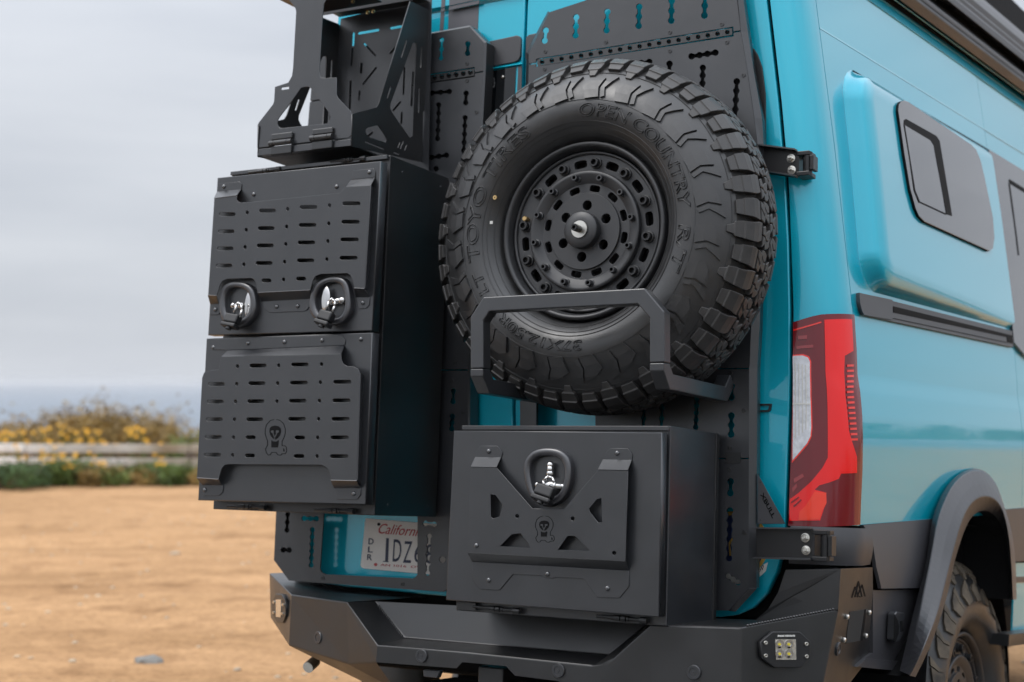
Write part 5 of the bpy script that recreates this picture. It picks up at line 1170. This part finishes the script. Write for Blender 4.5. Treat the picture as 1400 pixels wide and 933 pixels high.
def sand_material():
    m = bpy.data.materials.new('sandy_dirt'); m.use_nodes = True; t = m.node_tree; b = t.nodes['Principled BSDF']; b.inputs['Roughness'].default_value = .95; b.inputs['Specular IOR Level'].default_value = .15
    co = N(t, 'ShaderNodeTexCoord'); mp_ = N(t, 'ShaderNodeMapping'); mp_.inputs['Rotation'].default_value = (0, 0, -rad(30)); L(t, co.outputs['Object'], mp_.inputs[0])
    st = N(t, 'ShaderNodeMapping'); st.inputs['Scale'].default_value = (.35, .9, 1); L(t, mp_.outputs[0], st.inputs[0])
    n1 = N(t, 'ShaderNodeTexNoise'); n1.inputs['Scale'].default_value = 1.1; n1.inputs['Detail'].default_value = 8; n1.inputs['Roughness'].default_value = .6; L(t, st.outputs[0], n1.inputs[0])
    n2 = N(t, 'ShaderNodeTexNoise'); n2.inputs['Scale'].default_value = 6; n2.inputs['Detail'].default_value = 8; n2.inputs['Roughness'].default_value = .68; L(t, mp_.outputs[0], n2.inputs[0])
    r1 = N(t, 'ShaderNodeValToRGB'); e = r1.color_ramp.elements; e[0].position = .25; e[0].color = (.295, .172, .082, 1); e[1].position = .6; e[1].color = (.46, .283, .148, 1); L(t, n1.outputs[0], r1.inputs[0])
    r2 = N(t, 'ShaderNodeValToRGB'); e = r2.color_ramp.elements; e[0].position = .25; e[0].color = (.80, .76, .72, 1); e[1].position = .62; e[1].color = (1.08, 1.06, 1.02, 1); L(t, n2.outputs[0], r2.inputs[0])
    mx_ = N(t, 'ShaderNodeMix', data_type='RGBA', blend_type='MULTIPLY'); mx_.inputs[0].default_value = 1; L(t, r1.outputs[0], mx_.inputs[6]); L(t, r2.outputs[0], mx_.inputs[7])
    vo = N(t, 'ShaderNodeTexVoronoi'); vo.inputs['Scale'].default_value = 13; L(t, mp_.outputs[0], vo.inputs[0])
    r3 = N(t, 'ShaderNodeValToRGB'); e = r3.color_ramp.elements; e[0].position = .10; e[0].color = (.62, .60, .56, 1); e[1].position = .22; e[1].color = (1, 1, 1, 1); L(t, vo.outputs['Distance'], r3.inputs[0])
    m2 = N(t, 'ShaderNodeMix', data_type='RGBA', blend_type='MULTIPLY'); m2.inputs[0].default_value = .55; L(t, mx_.outputs[2], m2.inputs[6]); L(t, r3.outputs[0], m2.inputs[7]); L(t, m2.outputs[2], b.inputs['Base Color'])
    tk = N(t, 'ShaderNodeMapping'); tk.inputs['Scale'].default_value = (.05, 1.5, 1); tk.inputs['Rotation'].default_value = (0, 0, rad(7)); L(t, mp_.outputs[0], tk.inputs[0])
    n4 = N(t, 'ShaderNodeTexNoise'); n4.inputs['Scale'].default_value = 1.0; n4.inputs['Detail'].default_value = 3; n4.inputs['Distortion'].default_value = .6; L(t, tk.outputs[0], n4.inputs[0])
    r4 = N(t, 'ShaderNodeValToRGB'); e = r4.color_ramp.elements; e[0].position = .56; e[0].color = (1, 1, 1, 1); e[1].position = .70; e[1].color = (.82, .79, .76, 1); L(t, n4.outputs[0], r4.inputs[0])
    n5 = N(t, 'ShaderNodeTexNoise'); n5.inputs['Scale'].default_value = 2.6; n5.inputs['Detail'].default_value = 4; L(t, mp_.outputs[0], n5.inputs[0])
    r5 = N(t, 'ShaderNodeValToRGB'); e = r5.color_ramp.elements; e[0].position = .54; e[0].color = (1, 1, 1, 1); e[1].position = .70; e[1].color = (.66, .62, .58, 1); L(t, n5.outputs[0], r5.inputs[0])
    m3 = N(t, 'ShaderNodeMix', data_type='RGBA', blend_type='MULTIPLY'); m3.inputs[0].default_value = .8; L(t, m2.outputs[2], m3.inputs[6]); L(t, r4.outputs[0], m3.inputs[7])
    m4 = N(t, 'ShaderNodeMix', data_type='RGBA', blend_type='MULTIPLY'); m4.inputs[0].default_value = .8; L(t, m3.outputs[2], m4.inputs[6]); L(t, r5.outputs[0], m4.inputs[7]); n6 = N(t, 'ShaderNodeTexNoise'); n6.inputs['Scale'].default_value = 26; n6.inputs['Detail'].default_value = 6; n6.inputs['Roughness'].default_value = .75; L(t, mp_.outputs[0], n6.inputs[0])
    r6 = N(t, 'ShaderNodeValToRGB'); e = r6.color_ramp.elements; e[0].position = .32; e[0].color = (.58, .55, .52, 1); e[1].position = .56; e[1].color = (1.06, 1.05, 1.04, 1); L(t, n6.outputs[0], r6.inputs[0])
    m6 = N(t, 'ShaderNodeMix', data_type='RGBA', blend_type='MULTIPLY'); m6.inputs[0].default_value = .75; L(t, m4.outputs[2], m6.inputs[6]); L(t, r6.outputs[0], m6.inputs[7]); L(t, m6.outputs[2], b.inputs['Base Color'])
    bp = N(t, 'ShaderNodeBump'); bp.inputs['Strength'].default_value = .3; bp.inputs['Distance'].default_value = .04; L(t, n2.outputs[0], bp.inputs['Height']); L(t, bp.outputs[0], b.inputs['Normal'])
    return m
SAND = sand_material()
put_world('ground', mesh_raw(V, F), SAND, kind='structure', smooth=True)
added_road_v = [CP + FW * w + RT * l + Vector((0, 0, z_)) for w, l, z_ in ((4.4, -300, .03), (4.4, 300, .03), (-6.8, 300, .03), (-6.8, -300, .03), (4.5, -300, -.05), (4.5, 300, -.05), (-6.9, 300, -.05), (-6.9, -300, -.05))]  # unseen dark road, added to cut sandy bounce light on the van's rear
put_world('road', mesh(added_road_v, [(0, 1, 2, 3), (0, 1, 5, 4), (1, 2, 6, 5), (2, 3, 7, 6), (3, 0, 4, 7)]), mat('added_dark_asphalt', (.055, .055, .055), .85, var=.3, vscale=3), kind='structure')
for w_ in (4.0, -1.1, -1.3, -6.4): put_world('added_road_marking', mesh_raw([CP + FW * (w_ + d_) + RT * l + Vector((0, 0, .036)) for d_, l in ((-.06, -300), (-.06, 300), (.06, 300), (.06, -300))], [(0, 1, 2, 3)]), WHITE if w_ in (4.0, -6.4) else GOLD, kind='structure')  # markings of the added, unseen road
SEA = mat('hazy_sea', (.12, .155, .195), .6, var=.12, vscale=.002)
q = [CP + FW * w + RT * l + Vector((0, 0, -30)) for w, l in ((45, -40000), (45, 40000), (45000, 40000), (45000, -40000))]
put_world('sea', mesh_raw(q, [(0, 1, 2, 3)]), SEA, kind='structure')

# weathered rail fence
WOOD = mat('weathered_painted_wood', (.70, .69, .67), .8, var=.3, vscale=.55, bump=.3, bscale=60, var2=(.30, .22, .14))
WOODP = mat('weathered_post', (.22, .17, .13), .85, var=.4, vscale=3)
fe = thing('rail_fence', 'weathered two rail wooden fence at the edge of the sand behind the yellow flowers', 'fence', (0, 0, 0))
fe.matrix_world = Matrix.Translation(at(100, 21.6)); BASE[fe.name] = Vector(at(100, 21.6))
xs = [-420, -190, 40, 262, 480, 700]
pp = [at(x, 21.8 - .0008 * x) for x in xs]
for p in pp: put('post', box_mesh(p.x - .07, p.x + .07, p.y - .07, p.y + .07, -.1, .50, .012), WOODP, fe)
for p0_, p1_ in zip(pp, pp[1:]):
    for z_, r_ in ((.485, .062), (.29, .062)):
        d_ = (p1_ - p0_).normalized() * .012; off = -FW * .13
        q = tube_path([p0_ + d_ + off + Vector((0, 0, z_ + random.uniform(-.012, .012))), p1_ - d_ + off + Vector((0, 0, z_ + random.uniform(-.012, .012)))], .05, r_ * 2, (0, 0, 1))
        put('rail', q, WOOD, fe, bevel=.012)

# shrubs: woody stems and many small leaves
def leaf_mat(name, c0, c1, sc_=3): return mat(name, c1, .7, var=.3, vscale=sc_, var2=c0)
LEAF_G = leaf_mat('green_leaf', (.05, .085, .016), (.13, .185, .032)); LEAF_O = leaf_mat('olive_dry_leaf', (.13, .090, .022), (.32, .200, .050)); LEAF_D = leaf_mat('dark_green_leaf', (.025, .055, .016), (.065, .12, .028))
TWIG = mat('twig', (.16, .11, .07), .85); PETAL = mat('yellow_petal', (.75, .38, .01), .6)
def shrub_mesh(seed, w, d, h, n, leaf, up=.5):
    rnd = random.Random(seed); V, F = [], []; lob = [(rnd.uniform(-.7, .7) * w / 2, rnd.uniform(-.7, .7) * d / 2, rnd.uniform(.45, .8) * h, rnd.uniform(.3, .55)) for _ in range(9)]
    for _ in range(n):
        lx, ly, lz, lr = rnd.choice(lob); th, ph, r = rnd.uniform(0, 6.283), rnd.gauss(0, .6), rnd.random() ** .4
        x, y, z = lx + math.cos(th) * math.cos(ph) * lr * r * w * .45, ly + math.sin(th) * math.cos(ph) * lr * r * d * .45, max(.01, lz * rnd.uniform(.15, 1.0) + math.sin(ph) * lr * r * h * .5)
        if rnd.random() < .06: z *= rnd.uniform(1.05, 1.3)
        s = leaf * rnd.uniform(.6, 1.4); a1 = rnd.uniform(0, 6.283); t = Vector((math.cos(a1), math.sin(a1), rnd.uniform(-.3, 1.0) * up * 2)).normalized(); b_ = t.cross(Vector((rnd.uniform(-1, 1), rnd.uniform(-1, 1), rnd.uniform(-1, 1)))).normalized()
        c = Vector((x, y, z)); i = len(V); V += [c - t * s, c + b_ * s * .38, c + t * s, c - b_ * s * .38]; F.append((i, i + 1, i + 2, i + 3))
    return mesh_raw(V, F), lob
def stems_mesh(lob, seed):
    rnd = random.Random(seed); ms = []
    for lx, ly, lz, lr in lob:
        for _ in range(2): ms.append(rod(Vector((lx * .15 + rnd.uniform(-.05, .05), ly * .15, 0)), Vector((lx + rnd.uniform(-.1, .1), ly + rnd.uniform(-.1, .1), lz * rnd.uniform(.9, 1.15))), .006, 5))
    return mesh_join(ms)
def make_shrub(label, group, seed, w, d, h, n, leaf, lm):
    me, lob = shrub_mesh(seed, w, d, h, n, leaf)
    o = bpy.data.objects.new('shrub', None); coll.objects.link(o); BASE[o.name] = Vector(); props(o, label, 'shrub', group)
    f = put('foliage', me, lm, o); f['kind'] = 'stuff'; put('stems', stems_mesh(lob, seed), TWIG, o); return o
def copy_tree(o, parent=None):
    c = o.copy(); coll.objects.link(c)
    if parent: c.parent = parent
    for ch in list(o.children): copy_tree(ch, c)
    return c
g1, g2, g3 = 'olive shrubs behind the fence', 'green shrubs along the foot of the fence', 'dark green shrubs'
back = [make_shrub('olive brown scrub growing behind the rail fence', g1, 11 + k, 2.4, 1.5, 1.12, 6500, .036, LEAF_O) for k in range(2)]
frontp = [make_shrub('low green scrub growing in front of the rail fence', g2, 31 + k, 1.1, .8, .46 - .1 * k, 2000, .034, (LEAF_G, LEAF_O)[k]) for k in range(2)]
def place(o, p, rz, s, sz=1.0): o.matrix_world = Matrix.Translation(p) @ Matrix.Rotation(rz, 4, 'Z') @ Matrix.Diagonal((s, s, s * sz, 1))
spots = [(-60, 24.0, 1.0, .92), (10, 24.6, 1.0, .84), (65, 24.0, .95, .72), (110, 23.6, 1.05, .98), (150, 24.4, 1.1, 1.12), (190, 23.8, 1.0, .90), (235, 24.4, .9, .80), (285, 24.2, 1.0, .9), (345, 24.0, 1.0, .9), (30, 26.0, 1.1, .8), (130, 26.0, 1.2, .9), (220, 25.8, 1.1, .8)]
for i, (px, d_, s, sz) in enumerate(spots):
    o = back[i] if i < 2 else copy_tree(back[i % 2]); place(o, at(px, d_), random.uniform(0, 6), s, sz * .98)
o = make_shrub('bright green shrub behind the fence beside the tall box', None, 77, 1.5, 1.2, .86, 2200, .04, LEAF_G); place(o, at(292, 23.4), 1, 1)
spots = [(66, 21.0, 1, .95), (96, 21.1, .9, 1.1), (124, 21.0, 1, .9), (152, 21.1, .95, 1.0), (180, 21.1, 1, .8), (206, 21.2, .95, .85), (232, 21.1, 1, .8), (258, 21.2, .9, .85), (284, 21.1, 1, .9), (310, 21.1, 1, .9)]
for i, (px, d_, s, sz) in enumerate(spots):
    o = frontp[i] if i < 2 else copy_tree(frontp[i % 2]); place(o, at(px, d_), random.uniform(0, 6), s, sz)
o = make_shrub('dense dark green bush nearest the sand at the left edge of the photo', None, 55, 1.5, 1.0, .44, 2800, .03, LEAF_D); place(o, at(8, 20.2), .4, 1)
o = make_shrub('dark green bush at the fence between the leftmost bush and the flowers', None, 56, 1.1, .8, .46, 1800, .03, LEAF_D); place(o, at(40, 20.8), 1.4, 1)
def flower_plant(seed, h, n):
    rnd = random.Random(seed); ms, V, F = [], [], []
    for _ in range(n):
        x, y, z = rnd.gauss(0, .11), rnd.gauss(0, .10), h * rnd.uniform(.55, 1.0)
        ms.append(rod(Vector((x * .3, y * .3, 0)), Vector((x, y, z)), .004, 5)); c = Vector((x, y, z + .004)); nn = Vector((rnd.uniform(-.7, .3), rnd.uniform(-1.2, -.2), .6)).normalized(); t = nn.orthogonal().normalized(); b_ = nn.cross(t)
        for k in range(8):
            a_ = k * math.pi / 4; u = t * math.cos(a_) + b_ * math.sin(a_); v = t * math.cos(a_ + .35) + b_ * math.sin(a_ + .35); w_ = t * math.cos(a_ - .35) + b_ * math.sin(a_ - .35); i = len(V)
            V += [c, c + v * .020, c + u * .034 + nn * .004, c + w_ * .020]; F.append((i, i + 1, i + 2, i + 3))
    o = bpy.data.objects.new('flowering_plant', None); coll.objects.link(o); BASE[o.name] = Vector(); props(o, 'clump of small yellow daisies beside the rail fence', 'flowers', 'yellow flowers along the fence')
    put('stems', mesh_join(ms), LEAF_G, o); f = put('blossoms', mesh_raw(V, F), PETAL, o); f['kind'] = 'stuff'; return o
fp = [flower_plant(5, .62, 9), flower_plant(6, .66, 5), flower_plant(8, .50, 7)]
fs_ = [(1, 3, 22.6, 1.12), (0, 33, 22.5, 1.16), (0, 60, 22.5, 1.2), (0, 88, 22.7, 1.3), (0, 104, 22.4, 1.18), (0, 120, 22.4, 1.2), (0, 136, 22.5, 1.16), (1, 182, 22.7, 1.22), (0, 196, 22.5, 1.2), (2, 38, 20.9, 1.15), (2, 74, 20.8, 1.0), (2, 88, 20.9, 1.25), (2, 100, 20.7, .8), (2, 138, 20.8, .95), (2, 148, 20.8, .62), (2, 226, 20.8, .9), (1, 14, 22.4, 1.1)]
used = set()
for k, px, d_, s in fs_:
    o = fp[k] if k not in used else copy_tree(fp[k]); used.add(k); place(o, at(px, d_), random.uniform(0, 6) * 0 + random.uniform(-.5, .5) + rad(30), s)
# loose stones
def stone_mesh(seed, sx, sy, sz):
    bm = bmesh.new(); bmesh.ops.create_icosphere(bm, subdivisions=2, radius=1)
    for v in bm.verts: k = 1 + .28 * mn.noise(v.co * 1.4 + Vector((seed, 0, 0))); v.co = Vector((v.co.x * sx * k, v.co.y * sy * k, v.co.z * sz * k))
    me = bpy.data.meshes.new('s'); bm.to_mesh(me); bm.free(); return me
STONE = mat('grey_stone', (.20, .195, .18), .85, var=.25, vscale=9)
o = put_world('stone', stone_mesh(3, .085, .06, .035), STONE, label='flat grey stone lying on the sand left of the bumper', cat='stone'); o.location = at(206, 7.75, .012); o.rotation_euler.z = .5
base_st = [stone_mesh(k, 1, .8, .5) for k in range(12)]; bm = bmesh.new()
for k in range(900):
    w, l = random.uniform(5, 17), random.uniform(-9, 4); s = random.uniform(.004, .016) * (1 + w * .03) * (2.2 if random.random() < .06 else 1); q = base_st[k % 12].copy(); p = CP + FW * w + RT * l
    q.transform(Matrix.Translation(Vector((p.x, p.y, gh(w, l) + s * .1))) @ Matrix.Rotation(random.uniform(0, 6), 4, 'Z') @ Matrix.Scale(s, 4)); bm.from_mesh(q); bpy.data.meshes.remove(q)
me = bpy.data.meshes.new('pebbles'); bm.to_mesh(me); bm.free()
put_world('gravel', me, mat('pebble', (.46, .36, .25), .9, var=.3, vscale=4, var2=(.30, .25, .19)), kind='stuff', label='small pebbles scattered over the sand', cat='pebbles')
# scrub far to the right of the van (mirrored in its paint)
rnd = random.Random(9); V, F = [], []
for k in range(90):
    cx_, cy_ = 46 + rnd.uniform(-5, 8), -40 + k * 3.2
    if k >= 60: q_ = CP - FW * rnd.uniform(12, 15) + RT * ((k - 60) * 3 - 40); cx_, cy_ = q_.x, q_.y  # further clumps, added unseen behind the camera to darken reflections
    hh, ww = rnd.uniform(1.6, 3.6), rnd.uniform(2.5, 4.5)
    for _ in range(260):
        th, ph, r = rnd.uniform(0, 6.283), rnd.uniform(0, 1.5), rnd.random() ** .4
        c = Vector((cx_ + math.cos(th) * math.cos(ph) * r * ww, cy_ + math.sin(th) * math.cos(ph) * r * ww, .05 + math.sin(ph) * r * hh)); s = rnd.uniform(.12, .32); t = Vector((rnd.uniform(-1, 1), rnd.uniform(-1, 1), rnd.uniform(-1, 1))).normalized(); b_ = t.orthogonal().normalized()
        i = len(V); V += [c - t * s, c + b_ * s * .6, c + t * s, c - b_ * s * .6]; F.append((i, i + 1, i + 2, i + 3))
put_world('distant_scrub', mesh_raw(V, F), LEAF_D, kind='stuff', label='line of dark scrub far off beside the sand, with unseen clumps added behind the camera', cat='scrub')

# sea air: one closed box round everything below the sky
hz = bpy.data.meshes.new('haze'); hb = box_mesh(-60000, 60000, -60000, 60000, -60, 8, 0)
m = bpy.data.materials.new('sea_haze'); m.use_nodes = True; t = m.node_tree; t.nodes.remove(t.nodes['Principled BSDF'])
pv = N(t, 'ShaderNodeVolumePrincipled'); pv.inputs['Color'].default_value = (.93, .94, .96, 1); pv.inputs['Density'].default_value = .00017; pv.inputs['Anisotropy'].default_value = 0
L(t, pv.outputs[0], t.nodes['Material Output'].inputs['Volume'])
put_world('haze', hb, m, kind='stuff', label='pale sea haze over the water', cat='haze')
